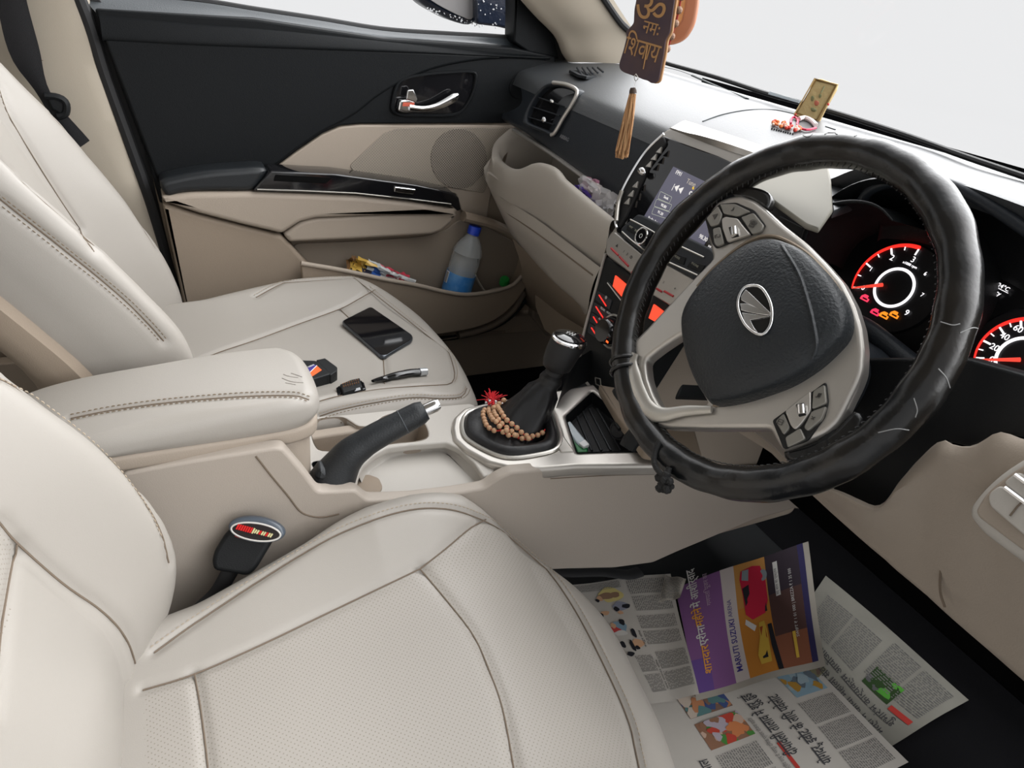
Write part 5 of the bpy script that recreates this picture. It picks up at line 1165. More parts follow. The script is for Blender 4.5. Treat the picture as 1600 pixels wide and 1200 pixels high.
b = B(); b.slab(QX([(368, 832), (379, 838), (375, 841), (367, 838)]), nn, .002, red, .0004, h=.001); b.slab(QX([(410, 840), (423, 842), (422, 845), (412, 844)]), nn, .002, red, .0004, h=.001); b.make('release_red', bk)
b = B(); b.tube(crs([QX([(360, 890)])[0]-nn*.01, at(340, 925, x=.108), at(312, 952, x=.112)], 14), .011, rubber, seg=12, flat=.5, up=(1, 0, 0)); b.make('stalk', bk)
# ================================================================== things on the passenger seat
pcush = [o for o in D.objects if o.name.startswith('seat_cushion') and o.parent == ps][0]
pt = bvh(np.array([v.co[:] for v in pcush.data.vertices])+_org['passenger_seat'], [list(p.vertices) for p in pcush.data.polygons])
def onp(u, v, h=0.):
    q = cast(pt, u, v); 
    return at(u, v, z=.36) if q is None else q[0]+np.array([0, 0, h])
def prism(name, px, lift, t, m, bev, parent=None, seg=3, r=.003, **k):
    P = np.array([onp(*q) for q in px]); c = P.mean(0); u_, s_, vt = np.linalg.svd(P-c); n = vt[2]*(1 if vt[2][2] > 0 else -1)
    top = at(*px[0], n=n, p=c+n*(t+lift)); P = [at(u, v, n=n, p=c+n*(t+lift)) for u, v in px]
    b = B(); b.slab(rounded(P, r, 5), n, t, m, bev, seg=seg); return b.make(name, parent, **k), P, n
ph = thing('smartphone', 'black smartphone lying face up on the passenger seat', 'phone', onp(590, 520))
gm = mat('phone_edge', (.10, .11, .125), .3, metal=.8)
o, P, n = prism('body', [(533, 501), (579, 478), (646, 524), (644, 531), (603, 556), (595, 556)], .001, .0085, gm, .003, ph, r=.009)
c = np.mean(P, 0); b = B(); b.slab(rounded([c+(q-c)*.965+n*.0006 for q in P], .008, 5), n, .0012, mat('phone_screen', (.004, .004, .005), .06, spec=.35), .0004); b.make('screen', ph)
ob_ = thing('diagnostic_dongle', 'black diagnostic plug with orange and navy label, half hidden by the armrest', 'car adapter', onp(500, 590))
n = (0, 0, 1)
dz0 = float(onp(500, 590)[2])
def zpl(px, h): return ats(px, z=dz0+h)
b = B(); b.slab(rounded(zpl([(450, 562), (493, 563), (500, 566), (517, 584), (494, 591), (470, 600), (440, 610)], .020), .003), n, .022, black, .002); b.make('housing', ob_)
b = B(); b.slab(rounded(zpl([(494, 562), (508, 559), (527, 573), (527, 579), (517, 586), (508, 583)], .019), .002), n, .020, black, .002); b.make('plug_end', ob_)
b = B(); b.slab(zpl([(483, 591), (503, 578), (495, 571), (470, 582)], .0205), n, .0012, mat('label_orange', (.75, .12, .02), .5), .0003); lb = b.make('label', ob_)
b = B(); b.slab(zpl([(476, 577), (490, 569), (495, 571), (481, 585), (474, 588)], .0208), n, .0012, mat('label_navy', (.035, .02, .20), .5), .0003); b.make('label_field', lb)
b = B(); b.tube([zpl([(481, 585)], .021)[0], zpl([(495, 571)], .021)[0]], .0007, white, seg=4); b.text('OBDII', zpl([(486, 572)], .0212)[0], unit(zpl([(495, 566)], .0)[0]-zpl([(480, 572)], .0)[0]), np.cross((0, 0, 1), unit(zpl([(495, 566)], .0)[0]-zpl([(480, 572)], .0)[0])), .005, white); b.make('label_print', lb)
oc = thing('plug_connector', 'small black multi pin connector lying beside the penknife on the passenger seat', 'connector', onp(550, 605))
b = B(); q = [(526, 604), (530, 598), (548, 592), (562, 590), (570, 600), (571, 607), (532, 617)]
dz1 = float(onp(550, 605)[2])
b.slab(rounded(ats([(531, 600), (548, 593), (562, 590), (567, 604), (536, 613)], z=dz1+.016), .002), n, .018, black, .002); b.slab(rounded(ats([(525, 605), (531, 602), (536, 613), (531, 618), (527, 616)], z=dz1+.010), .0015), n, .012, gloss, .002); b.slab(rounded(ats([(563, 594), (569, 597), (572, 607), (566, 608)], z=dz1+.010), .0015), n, .012, gloss, .002); b.make('connector_body', oc)
b = B()
for r_ in range(2):
    for k in range(8):
        c = at(536+k*3.3+r_*1.0, 601-k*.85+r_*4.0, z=dz1+.0165); b.tube([c, c+np.array([0, 0, .003])], .0007, mat('brass_pin', (.45, .2, .08), .35, metal=.7), seg=5)
b.make('pins', oc)
b = B(); q = ats([(536, 613), (563, 605), (564, 609), (537, 616)], z=dz1+.012); b.slab(rounded(q, .0008), unit((.8, -.3, .5)), .002, mat('label_pale', (.6, .62, .65), .5), .0004); lb2 = b.make('label', oc)
b = B(); b.text('OBDII', np.mean(q, 0)+np.array([.0006, 0, .0006]), unit(q[1]-q[0]), np.cross(unit((.8, -.3, .5)), unit(q[1]-q[0])), .0045, mat('label_ink', (.05, .05, .06), .6)); b.make('label_print', lb2)
kn_ = thing('pocket_knife', 'slim black handle with clear silver end near the stitched edge of the passenger seat', 'tool', onp(620, 592))
P = [onp(*q)+np.array([0, 0, .007]) for q in ((582, 601), (600, 597), (620, 592), (640, 588), (655, 587))]
b = B(); b.tube(crs(P, 24), np.interp(np.linspace(0, 1, 24), [0, .1, .5, .8, 1], [.003, .0045, .008, .0085, .0085]), gloss, seg=14, flat=.75); b.make('handle', kn_)
b = B(); b.tube([P[-1], onp(666, 586)+np.array([0, 0, .007])], [.0075, .0068], mat('clear_grey_end', (.45, .47, .48), .15, metal=.4), seg=16); b.make('clear_end', kn_)
# ================================================================== door pocket contents
bt = thing('water_bottle', 'clear plastic water bottle with blue cap and blue label leaning in the passenger door pocket', 'bottle', at(706, 462, x=-.655))
A = at(706, 462, x=-.655)-np.array([0, 0, .035]); C_ = at(743, 353, x=-.662); ax = unit(C_-A); H = np.linalg.norm(C_-A)
pet = mat('clear_pet', (.62, .66, .68), .08, spec=.8, alpha=.38)
prof = [(.0, 0), (.030, .0), (.035, .006), (.0355, .03), (.034, .04), (.0355, .05), (.0355, H*.60), (.034, H*.66), (.036, H*.68), (.033, H*.74), (.026, H*.81), (.017, H*.87), (.0125, H*.895), (.0125, H*.93)]
b = B(); b.lathe(prof, A, ax, pet, 36); b.make('bottle_body', bt)
b = B(); b.lathe([(.0, H*.35), (.0340, H*.35)], A, ax, mat('water', (.5, .62, .72), .05, alpha=.4), 30); b.make('water', bt)
b = B(); b.lathe([(.0359, .045), (.0362, .05), (.0362, H*.44), (.0359, H*.45)], A, ax, mat('label_blue', (.035, .20, .55), .35, noisecol=(.12, .32, .62), nscale=40), 36); lb = b.make('label', bt)
b = B(); d_ = unit(CAM_C-A); d_ = unit(d_-ax*np.dot(d_, ax)); sd = np.cross(ax, d_)
dd = unit(d_*.55-sd*.85) if True else d_
q0 = A+ax*H*.38+dd*.0372; tn = np.cross(ax, dd)
b.slab([q0-tn*.006-ax*.014, q0+tn*.006-ax*.014, q0+tn*.006+ax*.014, q0-tn*.006+ax*.014], dd, .001, white, .0002)
for k in range(7): b.slab([q0-tn*.005+ax*(-.012+k*.0035), q0+tn*.005+ax*(-.012+k*.0035), q0+tn*.005+ax*(-.0105+k*.0035), q0-tn*.005+ax*(-.0105+k*.0035)], dd, .0006, black, .0001, h=.0005)
b.make('barcode', lb)
b = B(); b.lathe([(.0148, H*.905), (.0148, H*.93), (.0155, H*.932), (.0155, H*.995), (.014, H*1.0), (0, H*1.0)], A, ax, mat('blue_cap', (.02, .07, .62), .35), 30); b.make('cap', bt)
wr = thing('snack_wrappers', 'crumpled yellow and white snack wrappers stuffed in the passenger door pocket', 'wrapper', at(600, 430, x=-.65))
def crumple(px, x, cols, name, parent, amp=.006):
    P = ats(px, x=x); n_ = 14; m_ = 8; G = []
    for i in range(n_):
        for_ = []
        for j in range(m_):
            s, t = i/(n_-1), j/(m_-1); q = (P[0]*(1-s)+P[1]*s)*(1-t)+(P[3]*(1-s)+P[2]*s)*t
            for_.append(q+np.array([random.uniform(-amp, amp)+.006*math.sin(t*9), random.uniform(-.002, .002), random.uniform(-.002, .002)]))
        G.append(for_)
    b = B(); V, F = frame_grid(np.array(G)); b.add(V, F, cols[0])
    for c in cols[1:]: b.mats.append(c)
    for k, f in enumerate(F):
        i, j = k//(m_-1), k % (m_-1); b.M[k] = cols_idx(i, j, len(cols))
    return b.make(name, parent, sharp=20)
def cols_idx(i, j, n): return [0, 0, 1, 1, 2, 2, 3, 3, 3, 4, 3, 3, 4, 3, 3][i] % n if j > 1 else (3 if i > 3 else 0) % n
wy = mat('wrapper_yellow', (.62, .40, .08), .3); wb = mat('wrapper_black', (.03, .03, .05), .3); wbl = mat('wrapper_blue', (.04, .12, .42), .3); ww = mat('wrapper_white', (.60, .62, .62), .3); wr_ = mat('wrapper_red', (.55, .05, .08), .35)
crumple([(560, 400), (650, 438), (640, 455), (548, 420)], -.655, [wy, wb, wbl, ww, wr_], 'wrapper', wr)
crumple([(549, 398), (575, 412), (570, 424), (540, 418)], -.66, [mat('wrapper_brown', (.16, .08, .03), .4), wy, wb, wy, wy], 'wrapper', wr, .005)
crumple([(575, 405), (640, 430), (636, 440), (572, 420)], -.66, [ww, wbl, ww, wr_, ww], 'wrapper', wr, .004)
b = B(); c = at(788, 441, x=-.655); b.lathe([(.0, .014), (.010, .014), (.0125, .010), (.013, -.004)], c, unit((.5, -.2, 1)), mat('green_cap', (.02, .28, .05), .4), 20)
b.make('bottle_cap', label='green plastic cap lying in the front corner of the door pocket', cat='bottle cap')
b = B(); P = crs(ats([(742, 430), (752, 448), (760, 456), (775, 452), (790, 450)], x=-.66), 14); b.tube(P, .008, mat('tissue_white', (.5, .45, .38), .8, bump=1, bscale=80), seg=8, flat=.4)
b.make('crumpled_paper', label='crumpled cream paper scrap between the bottle and the green cap in the door pocket', cat='paper')
# ================================================================== plastic bag in the dash tray
bg_ = thing('plastic_packet', 'crumpled clear plastic packet with pink and purple print in the dashboard tray', 'packet', at(925, 310, y=.65))
film = mat('clear_film', (.72, .72, .76), .12, spec=.9, alpha=.55); pk = mat('packet_pink', (.62, .30, .42), .35); pu = mat('packet_purple', (.09, .04, .35), .35)
def sheet(px, y, m, amp, name):
    P = ats(px, y=y); G = []
    for i in range(8):
        r_ = []
        for j in range(7):
            s, t = i/7, j/6; q = (P[0]*(1-s)+P[1]*s)*(1-t)+(P[3]*(1-s)+P[2]*s)*t; r_.append(q+np.array([random.uniform(-.002, .002), random.uniform(-amp, amp), random.uniform(-amp, amp)*.6]))
        G.append(r_)
    b = B(); b.grid(G, m); b.make(name, bg_, sharp=15)
sheet([(908, 272), (958, 300), (948, 340), (896, 302)], .652, film, .006, 'film')
sheet([(912, 276), (934, 282), (938, 322), (902, 300)], .655, pk, .004, 'pink_wrap')
sheet([(898, 290), (908, 288), (938, 322), (932, 330)], .650, pu, .003, 'purple_band')
sheet([(930, 318), (962, 300), (962, 335), (945, 345)], .648, film, .006, 'film')
sheet([(916, 276), (942, 290), (938, 306), (920, 296)], .650, mat('packet_white', (.72, .68, .7), .35), .003, 'white_print')
# ================================================================== windscreen ornaments
DV_Y = .46
pn = unit((.55, -.83, .05))
HP = Pl(at(1005, 80, y=DV_Y), pn)
pq = thing('hanging_plaque', 'dark wooden plaque with cut out Devanagari lettering hanging in the windscreen', 'ornament', HP.at(1000, 128))
po = HP.ats([(996, -30), (994, 0), (991, 14), (990, 36), (985, 42), (978, 49), (979, 58), (974, 78), (967, 100), (968, 108), (974, 113), (1000, 122), (1004, 124), (1012, 126), (1017, 130), (1024, 130), (1029, 126), (1033, 106), (1038, 80), (1040, 62), (1047, 50), (1049, 34), (1054, 0), (1058, -30)])
pwood = mat('plaque_wood', (.045, .026, .036), .5, noisecol=(.075, .04, .035), nscale=25); edge = mat('plaque_edge', (.36, .19, .08), .55)
b = B(); b.slab(rounded(po, .003, 3), HP.n, .005, pwood, .0008); pw_ = b.make('board', pq)
b = B(); b.slab(rounded([q-HP.n*.002+HP.ex*.0022*(1 if HP.ex[0] > 0 else -1) for q in po], .003, 3), HP.n, .004, edge, .0008); b.make('burnt_edge', pq)
gold = mat('lettering_gold', (.36, .19, .07), .5)
hx_ = unit(HP.at(1040, 45)-HP.at(990, 31)); hy_ = np.cross(HP.n, hx_)
if hy_[2] < 0: hy_ = -hy_
b = B()
b.text('ॐ', HP.at(1016, 17, h=.0004), hx_, hy_, .042, gold); b.text('नमः', HP.at(1018, 45, h=.0004), hx_, hy_, .015, gold, tall=1.25); b.text('िशवाय', HP.at(1003, 78, h=.0004), hx_, hy_, .0185, gold, tall=1.5)
b.tube([HP.at(1012, 70, h=.001), HP.at(1005, 108, h=.001)], [.0009, .0006], gold, seg=6)
b.make('lettering', pw_)
b = B(); b.tube(crs(HP.ats([(994, 115), (991, 120), (993, 126), (997, 122), (994, 116)]), 20), .0005, silver, seg=6); b.tube(HP.ats([(994, 126), (990, 138)]), .0004, white, seg=5); b.make('hook_ring', pq)
b = B(); c0 = HP.at(989, 137); c1 = HP.at(989, 146); b.tube([c0, (c0+c1)/2, c1], [.003, .0042, .0045], mat('tassel_binding', (.05, .03, .02), .7), seg=12); ts = b.make('tassel_cap', pq)
b = B(); tsm = [mat('tassel_tan', (.52, .30, .14), .6), mat('tassel_tan_dark', (.34, .17, .07), .6)]
for k in range(240):
    a = random.uniform(-1, 1); u1 = 972+a*10+random.uniform(-1, 1); v1 = 244+random.uniform(-8, 5)-abs(a)*3
    q1 = HP.at(u1, v1, h=random.uniform(-.009, .009)); qm = HP.at(981+a*8.5, 190, h=random.uniform(-.008, .008))
    b.tube(crs([c1+HP.n*random.uniform(-.003, .003)+hx_*a*.003, qm, q1], 8), .0007, tsm[k % 2], seg=4, cap=False)
b.make('tassel', pq, kind=None)
bc = thing('bead_string', 'string of brown seeds on red thread hanging beside the dark plaque', 'beads', HP.at(1040, 90))
HP2 = Pl(HP.p-HP.n*.012, HP.n)
P = crs(HP2.ats([(1070, -30), (1067, -12), (1063, 2), (1061, 14), (1058, 27), (1054, 41), (1050, 54), (1046, 67), (1041, 80), (1036, 94)]), 60)
b = B(); b.tube(P, .0012, mat('dark_red_thread', (.25, .015, .01), .7), seg=6); b.make('thread', bc)
sd_ = mat('seed_brown', (.30, .18, .12), .6, bump=1.5, bscale=500, var=.4, nscale=120)
L = np.concatenate([[0], np.cumsum(np.linalg.norm(np.diff(P, axis=0), axis=1))]); s0 = None; k = .002
while k < L[-1]:
    c = np.array([np.interp(k, L, P[:, j]) for j in range(3)])
    if s0 is None:
        b = B(); b.ball(_org[bc.name], .0042, sd_, 12, (1, 1, 1)); s0 = b.make('seed', bc); o = s0
    else: o = s0.copy(); COL.objects.link(o); o.parent = bc
    o.location = tuple(c-_org[bc.name]); k += .0132
# peach coloured ring ornament
fr_ = thing('peach_ornament', 'translucent peach coloured rounded loop hanging behind the plaque', 'ornament', HP.at(1070, 64))
HP3 = Pl(HP.p-HP.n*.035, HP.n)
oo = rounded(HP3.ats([(1040, -60), (1096, -60), (1090, 10), (1084, 40), (1070, 62), (1052, 70), (1034, 70)]), .012, 6)
hh = rounded(HP3.ats([(1046, -50), (1072, -50), (1070, 5), (1064, 34), (1052, 44), (1044, 40)]), .006, 5)
b = B(); pm = mat('peach_plastic', (.62, .27, .15), .35, trans=.25, var=.2); b.slab(oo, HP.n, .008, pm, .003, holes=[hh[::-1]], seg=3); b.make('loop', fr_)
b = B(); b.slab(hh, HP.n, .002, mat('amber_film', (.85, .48, .16), .3, alpha=.8), .0004, h=-.004); b.make('amber_insert', fr_)
# idol frame and garland on the dash pad
ip = ond(1262, 186, .0)
IP = Pl(ip, unit((.55, -.75, .30)))
idf = thing('deity_frame', 'small gold embossed deity picture standing on the dashboard behind the steering wheel', 'picture', ip)
def I(px, h=0): return IP.ats(px, h=h)
gold2 = mat('embossed_gold', (.42, .32, .15), .4, metal=.35, bump=1., bscale=180); gold3 = mat('gold_rim', (.62, .46, .22), .35, metal=.4)
b = B(); b.slab(rounded(I([(1274, 123), (1284, 123), (1296, 127), (1310, 132), (1308, 140), (1299, 156), (1292, 168), (1285, 182), (1279, 194), (1240, 180), (1254, 160), (1263, 145), (1270, 128)]), .002), IP.n, .007, gold3, .0015); fm = b.make('frame', idf)
b = B(); b.slab(rounded(I([(1275, 126), (1305, 134), (1276, 187), (1246, 176)], .0006), .001), IP.n, .001, gold2, .0003); pc = b.make('picture', idf)
b = B(); b.tube(I([(1275, 125.5), (1305.5, 133.5), (1276, 188), (1245, 176.5)], .001), .0011, mat('gold_dark_rim', (.24, .15, .05), .4, metal=.4), seg=6, closed=True); b.tube(I([(1273, 123), (1309, 132), (1278, 193), (1241, 179)], .001), .0015, gold3, seg=6, closed=True); b.make('raised_rim', idf)
b = B(); em_ = mat('emboss_green', (.24, .25, .12), .5); er_ = mat('emboss_red', (.5, .16, .1), .5)
b.ball(I([(1270, 171)], .001)[0], .006, em_, 10, (1.4, .3, .5)); b.ball(I([(1275, 161)], .001)[0], .005, er_, 10, (1.3, .3, .8)); b.ball(I([(1281, 150)], .001)[0], .0035, em_, 10, (1, .3, 1)); b.ball(I([(1269, 154)], .001)[0], .004, em_, 10, (1, .3, 1.1)); b.tube(I([(1283, 145), (1288, 135)], .001), .0012, em_, seg=6); b.make('embossing', pc)
b = B()
for q in ((1259, 183), (1243, 179), (1278, 193), (1294, 163)): b.ball(I([q], .001)[0], .0022, mat('frame_red', (.6, .05, .04), .4), 8)
b.make('red_dots', fm)
ga = thing('flower_garland', 'little red and white thread garland with orange flowers beside the gold deity picture', 'garland', ond(1235, 200, 0))
b = B(); b.tube(crs([ond(*q, h=.003) for q in ((1235, 196), (1236, 188), (1241, 186), (1246, 191), (1245, 198), (1252, 204), (1262, 206), (1274, 203))], 30), .0018, mat('garland_pink', (.62, .03, .09), .5), seg=8); b.make('ribbon', ga)
b = B(); fl = [mat('flower_orange', (.75, .2, .05), .6), mat('flower_red', (.6, .05, .03), .6), mat('flower_cream', (.8, .6, .5), .6)]
for k in range(46):
    u = random.uniform(1207, 1250); v = 194+(u-1207)*.27+random.uniform(-4, 4); b.ball(ond(u, v, .0035), random.uniform(.0018, .0035), fl[k % 3], 8)
b.make('flowers', ga, kind='stuff')
b = B()
for k in range(10): b.ball(ond(1206+k*3.6, 202+k*.9, .001), .0016, black, 6)
b.make('dark_beads', ga, kind='stuff')
b = B(); b.tube(crs([ond(*q, h=.004) for q in ((1247, 190), (1256, 188), (1266, 192), (1274, 200))], 16), .0035, mat('garland_white', (.8, .72, .7), .6, bump=1, bscale=300), seg=8); b.make('white_strand', ga)
# registration tape on the glass edge
b = B(); b.slab(ats([(1202, 142), (1250, 157), (1248, 161), (1200, 147)], y=.94), (0, -1, .3), .002, mat('clear_tape', (.6, .66, .7), .15, alpha=.6), .0005); b.make('clear_tape', label='strip of clear tape along the black windscreen seal left of the gold picture', cat='tape')
# ================================================================== newspapers in the driver footwell
nw = mat('newsprint', (.36, .33, .285), .85, spec=.2, var=.08, nscale=12); ink = mat('news_ink', (.06, .06, .065), .8, spec=.1); inkg = mat('news_ink_grey', (.16, .155, .15), .8, spec=.1); inkr = mat('news_ink_red', (.45, .05, .04), .8, spec=.1)
nw_lit = mat('newsprint_lit', (.47, .44, .40), .85, spec=.2, var=.06, nscale=12); nw_shaded = mat('newsprint_shaded', (.27, .26, .225), .85, spec=.2, var=.15, nscale=9)  # one newsprint, coloured paler for light near the seat, darker for footwell shade
def paper(name, label, corners, z, wave, seed, group='newspapers on the driver floor', nw=nw):
    """corners: pixels of (s0t0, s1t0, s1t1, s0t1); s runs along the lines of print, t towards their tops"""
    K = [at(*c, z=z) for c in corners]; r = np.random.default_rng(seed); ph = r.uniform(0, 6.28, 4)
    def fn(s, t, h=.0):
        q = (K[0]*(1-s)+K[1]*s)*(1-t)+(K[3]*(1-s)+K[2]*s)*t
        q = q.copy(); q[2] += wave*(math.sin(5*s+ph[0])*math.cos(3*t+ph[1])+.5*math.sin(9*t+4*s+ph[2]))+h
        return q
    G = [[fn(i/40, j/40) for j in range(41)] for i in range(41)]
    b = B(); b.grid(G, nw); b.grid([[q-np.array([0, 0, .0004]) for q in r_] for r_ in G], nw, flip=True)
    ob = b.make(name, label=label, cat='newspaper', group=group)
    return ob, fn
def quad(b, fn, s0, t0, s1, t1, m, h=.0006, ns=1, ntt=1, pts=None):
    G = [[fn(s0+(s1-s0)*i/ns, t0+(t1-t0)*j/ntt, h) for j in range(ntt+1)] for i in range(ns+1)]; b.grid(G, m)
def body(b, fn, s0, t0, s1, t1, dt, m=ink, fill=.42, cols=1, gap=.02, h=.0009):
    cw = (s1-s0-gap*(cols-1))/cols
    for c in range(cols):
        a = s0+c*(cw+gap); t = t1
        while t-dt > t0:
            s = a
            while s < a+cw:
                l = random.uniform(.25, 1.1)*dt*2.2; e = min(s+l, a+cw); quad(b, fn, s, t-dt*fill, e, t, m, h); s = e+dt*.45
            t -= dt
def blobs(b, fn, s0, t0, s1, t1, cols, n, h=.0007, rmin=.05, rmax=.16):
    quad(b, fn, s0, t0, s1, t1, cols[0], h, 6, 6)
    for k in range(n):
        h += .00004; c = random.uniform(s0, s1), random.uniform(t0, t1); R = random.uniform(rmin, rmax)*min(s1-s0, t1-t0)*2; m = cols[k % len(cols)]; ph = random.uniform(0, 6)
        P = [fn(min(max(c[0]+R*(1+.3*math.sin(3*a+ph))*math.cos(a), s0), s1), min(max(c[1]+R*(1+.3*math.cos(2*a+ph))*math.sin(a)*.8, t0), t1), h) for a in np.linspace(0, 2*np.pi, 14, endpoint=False)]
        b.add(P, [list(range(14))], m)
def txt(b, fn, s, str_, t, size, m, h=.0010, ar=1., bold=.0):
    cu = D.curves.new('t', 'FONT'); cu.body = str_; cu.size = 1; cu.align_x = 'LEFT'; cu.align_y = 'BOTTOM'; cu.resolution_u = 2; cu.offset = bold
    ob = D.objects.new('t', cu); me = D.meshes.new_from_object(ob); V = np.array([v.co[:] for v in me.vertices]).reshape(-1, 3); F = [list(p.vertices) for p in me.polygons]; D.objects.remove(ob); D.curves.remove(cu); D.meshes.remove(me)
    if len(V): b.add([fn(s+v[0]*size, t+v[1]*size*ar, h) for v in V], F, m)
colm = lambda n, c: mat(n, c, .8, spec=.15)
# --- large dim sheet, far right
pD, fD = paper('newspaper', 'wide dim newspaper sheet with green photo, furthest forward under the pedals', [(1400, 1215), (1275, 925), (1510, 1085), (1510, 1086)][0:0] or [(1515, 1092), (1290, 900), (1180, 1060), (1330, 1200)], .046, .007, 3, nw=nw_shaded)
b = B()
for t, s_ in ((.60, 'मंत्री ने किया महिला संवाद का'), (.50, 'शुभारंभ कार्यक्रम आयोजित')): txt(b, fD, .10, s_, t, .062, ink, ar=1.3)
body(b, fD, .06, .72, .96, .97, .018, inkg, cols=4); body(b, fD, .50, .1, .92, .46, .018, inkg, cols=2); body(b, fD, .05, .05, .45, .40, .018, inkg, cols=2)
blobs(b, fD, .22, .30, .42, .46, [colm('photo_green_dark', (.03, .06, .02)), colm('photo_green', (.08, .3, .04)), colm('photo_grey', (.1, .1, .1))], 8)
blobs(b, fD, .62, .62, .92, .72, [colm('photo_olive', (.16, .15, .09)), colm('photo_brown', (.13, .09, .07))], 8)
quad(b, fD, .05, .44, .2, .48, inkr, .0009); b.make('print', pD)
# --- lower sheet with large headline
pC, fC = paper('newspaper', 'newspaper sheet with large Hindi headline and colour crowd photos, nearest the seat edge', [(1420, 1190), (1240, 1010), (985, 1085), (1130, 1330)], .052, .003, 5, nw=nw_lit)
b = B()
txt(b, fC, .30, 'दीपावली तालाव में शुरू हुई', .42, .050, ink, ar=1.7, bold=.012); txt(b, fC, .18, 'योगदर्, इवोट के लिए पवेलोट', .30, .050, ink, ar=1.7, bold=.012)
txt(b, fC, .22, 'राष्ट्रीय वर्ष में भरपूर दिनांक प्रचार योजना सहित', .515, .021, inkg, ar=1.4)
txt(b, fC, .12, 'जन की प्यारी, बाल', .83, .05, ink, ar=1.3, bold=.01)
quad(b, fC, .22, .48, .40, .50, inkr, .0009)
blobs(b, fC, .50, .56, .68, .80, [colm('photo_brown2', (.25, .13, .08)), colm('photo_orange', (.55, .20, .08)), colm('photo_skin', (.5, .35, .27)), colm('photo_green2', (.07, .22, .05)), colm('photo_red', (.45, .06, .04)), colm('photo_lilac', (.4, .35, .4))], 26)
blobs(b, fC, .72, .56, .93, .80, [colm('photo_brown3', (.2, .12, .09)), colm('photo_navy', (.06, .09, .22)), colm('photo_orange2', (.45, .2, .1)), colm('photo_teal', (.1, .2, .2)), colm('photo_cream', (.5, .42, .35))], 24)
blobs(b, fC, .62, .04, .93, .24, [colm('photo_sky', (.22, .33, .40)), colm('photo_sky2', (.3, .38, .42)), colm('photo_slate', (.12, .15, .18)), colm('photo_amber', (.4, .22, .04))], 14)
body(b, fC, .05, .02, .58, .26, .012, cols=3, m=inkg); body(b, fC, .12, .56, .46, .80, .012, cols=2, m=inkg); b.make('print', pC)
# --- advertisement sheet
pB, fB = paper('newspaper', 'purple and orange car advertisement newspaper with a red hatchback picture', [(1290, 1040), (1262, 848), (1056, 918), (1088, 1095)], .066, .005, 9)
b = B()
quad(b, fB, .045, .70, 1, 1, colm('ad_purple', (.20, .09, .23)), .0006, 12, 4); quad(b, fB, .045, .86, .30, 1, colm('ad_violet', (.13, .07, .25)), .0008, 4, 2)
quad(b, fB, .045, .60, 1, .70, colm('ad_pale', (.50, .44, .42)), .0007, 12, 2); quad(b, fB, .045, .36, .62, .60, colm('ad_orange', (.50, .20, .035)), .0007, 8, 3); quad(b, fB, .62, .36, 1, .60, colm('ad_amber', (.45, .22, .06)), .0007, 5, 3)
quad(b, fB, .045, .10, .30, .36, colm('ad_red_brown', (.24, .09, .05)), .0007, 4, 3); quad(b, fB, .30, .10, .65, .36, colm('ad_dark_brown', (.085, .045, .04)), .0007, 4, 3); quad(b, fB, .65, .10, 1, .36, colm('ad_near_black', (.04, .03, .04)), .0007, 4, 3)
quad(b, fB, .045, .05, 1, .10, colm('ad_navy', (.035, .03, .09)), .0008, 12, 1)
wt = colm('ad_white', (.62, .60, .58)); og = colm('ad_lettering_orange', (.70, .32, .04)); nv = colm('ad_lettering_navy', (.05, .04, .2)); rc = colm('ad_car_red', (.48, .02, .05)); dk_ = colm('ad_black', (.02, .02, .025)); gl_ = colm('ad_glass', (.2, .23, .25)); yl = colm('ad_yellow', (.62, .40, .06))
txt(b, fB, .17, 'शानदार', .84, .085, og, ar=.9, bold=.015); txt(b, fB, .40, 'एरीना', .845, .085, wt, ar=.9, bold=.015); txt(b, fB, .565, 'महीने', .85, .085, og, ar=.9, bold=.015); txt(b, fB, .74, 'में आशीर्वाद', .85, .085, wt, ar=.9, bold=.015)
txt(b, fB, .72, 'गणपति पूजन का', .78, .05, colm('ad_lilac', (.45, .33, .42)), ar=.9)
txt(b, fB, .12, 'MARUTI SUZUKI', .625, .060, nv, bold=.02); txt(b, fB, .575, 'ARENA', .635, .045, nv)
txt(b, fB, .25, 'SWIFT ₹ 1 01 000 | BREZZA ₹ 1 35 000', .165, .034, wt); quad(b, fB, .10, .20, .30, .225, yl, .0012, 4, 1); quad(b, fB, .62, .27, .92, .305, wt, .0012, 6, 1); txt(b, fB, .63, 'नए साल का प्रस्ताव', .275, .03, dk_, h=.0014)
def poly(P, m, h): b.add([fB(s, t, h) for s, t in P], [list(range(len(P)))], m)
poly([(.50, .50), (.56, .545), (.72, .55), (.86, .565), (.93, .55), (.95, .46), (.93, .40), (.80, .37), (.62, .37), (.52, .40)], rc, .0012)
poly([(.56, .50), (.58, .535), (.78, .55), (.80, .50)], dk_, .0014); poly([(.83, .50), (.85, .55), (.93, .54), (.93, .49)], gl_, .0014); poly([(.53, .385), (.53, .42), (.70, .43), (.70, .39)], dk_, .0014)
poly([(.60, .385), (.60, .405), (.68, .405), (.68, .385)], wt, .0016)
for c in ((.84, .385),): poly([(c[0]+.05*math.cos(a), c[1]+.03*math.sin(a)) for a in np.linspace(0, 6.28, 16)[:-1]], gl_, .0015)
poly([(.72, .44), (.76, .45), (.79, .44), (.75, .43)], wt, .0015)
poly([(.12, .42), (.12, .50), (.20, .51), (.34, .47), (.46, .46), (.46, .42), (.38, .41)], yl, .0012); poly([(.16, .44), (.16, .48), (.22, .48), (.22, .44)], dk_, .0014); poly([(.28, .42), (.28, .46), (.42, .46), (.42, .42)], colm('ad_rust', (.33, .06, .02)), .0014); poly([(.40, .50), (.48, .56), (.52, .55), (.44, .48)], wt, .0014)
poly([(.045, .34), (.045, .38), (.25, .40), (.42, .40), (.42, .37), (.24, .36)], dk_, .0012)
b.make('print', pB)
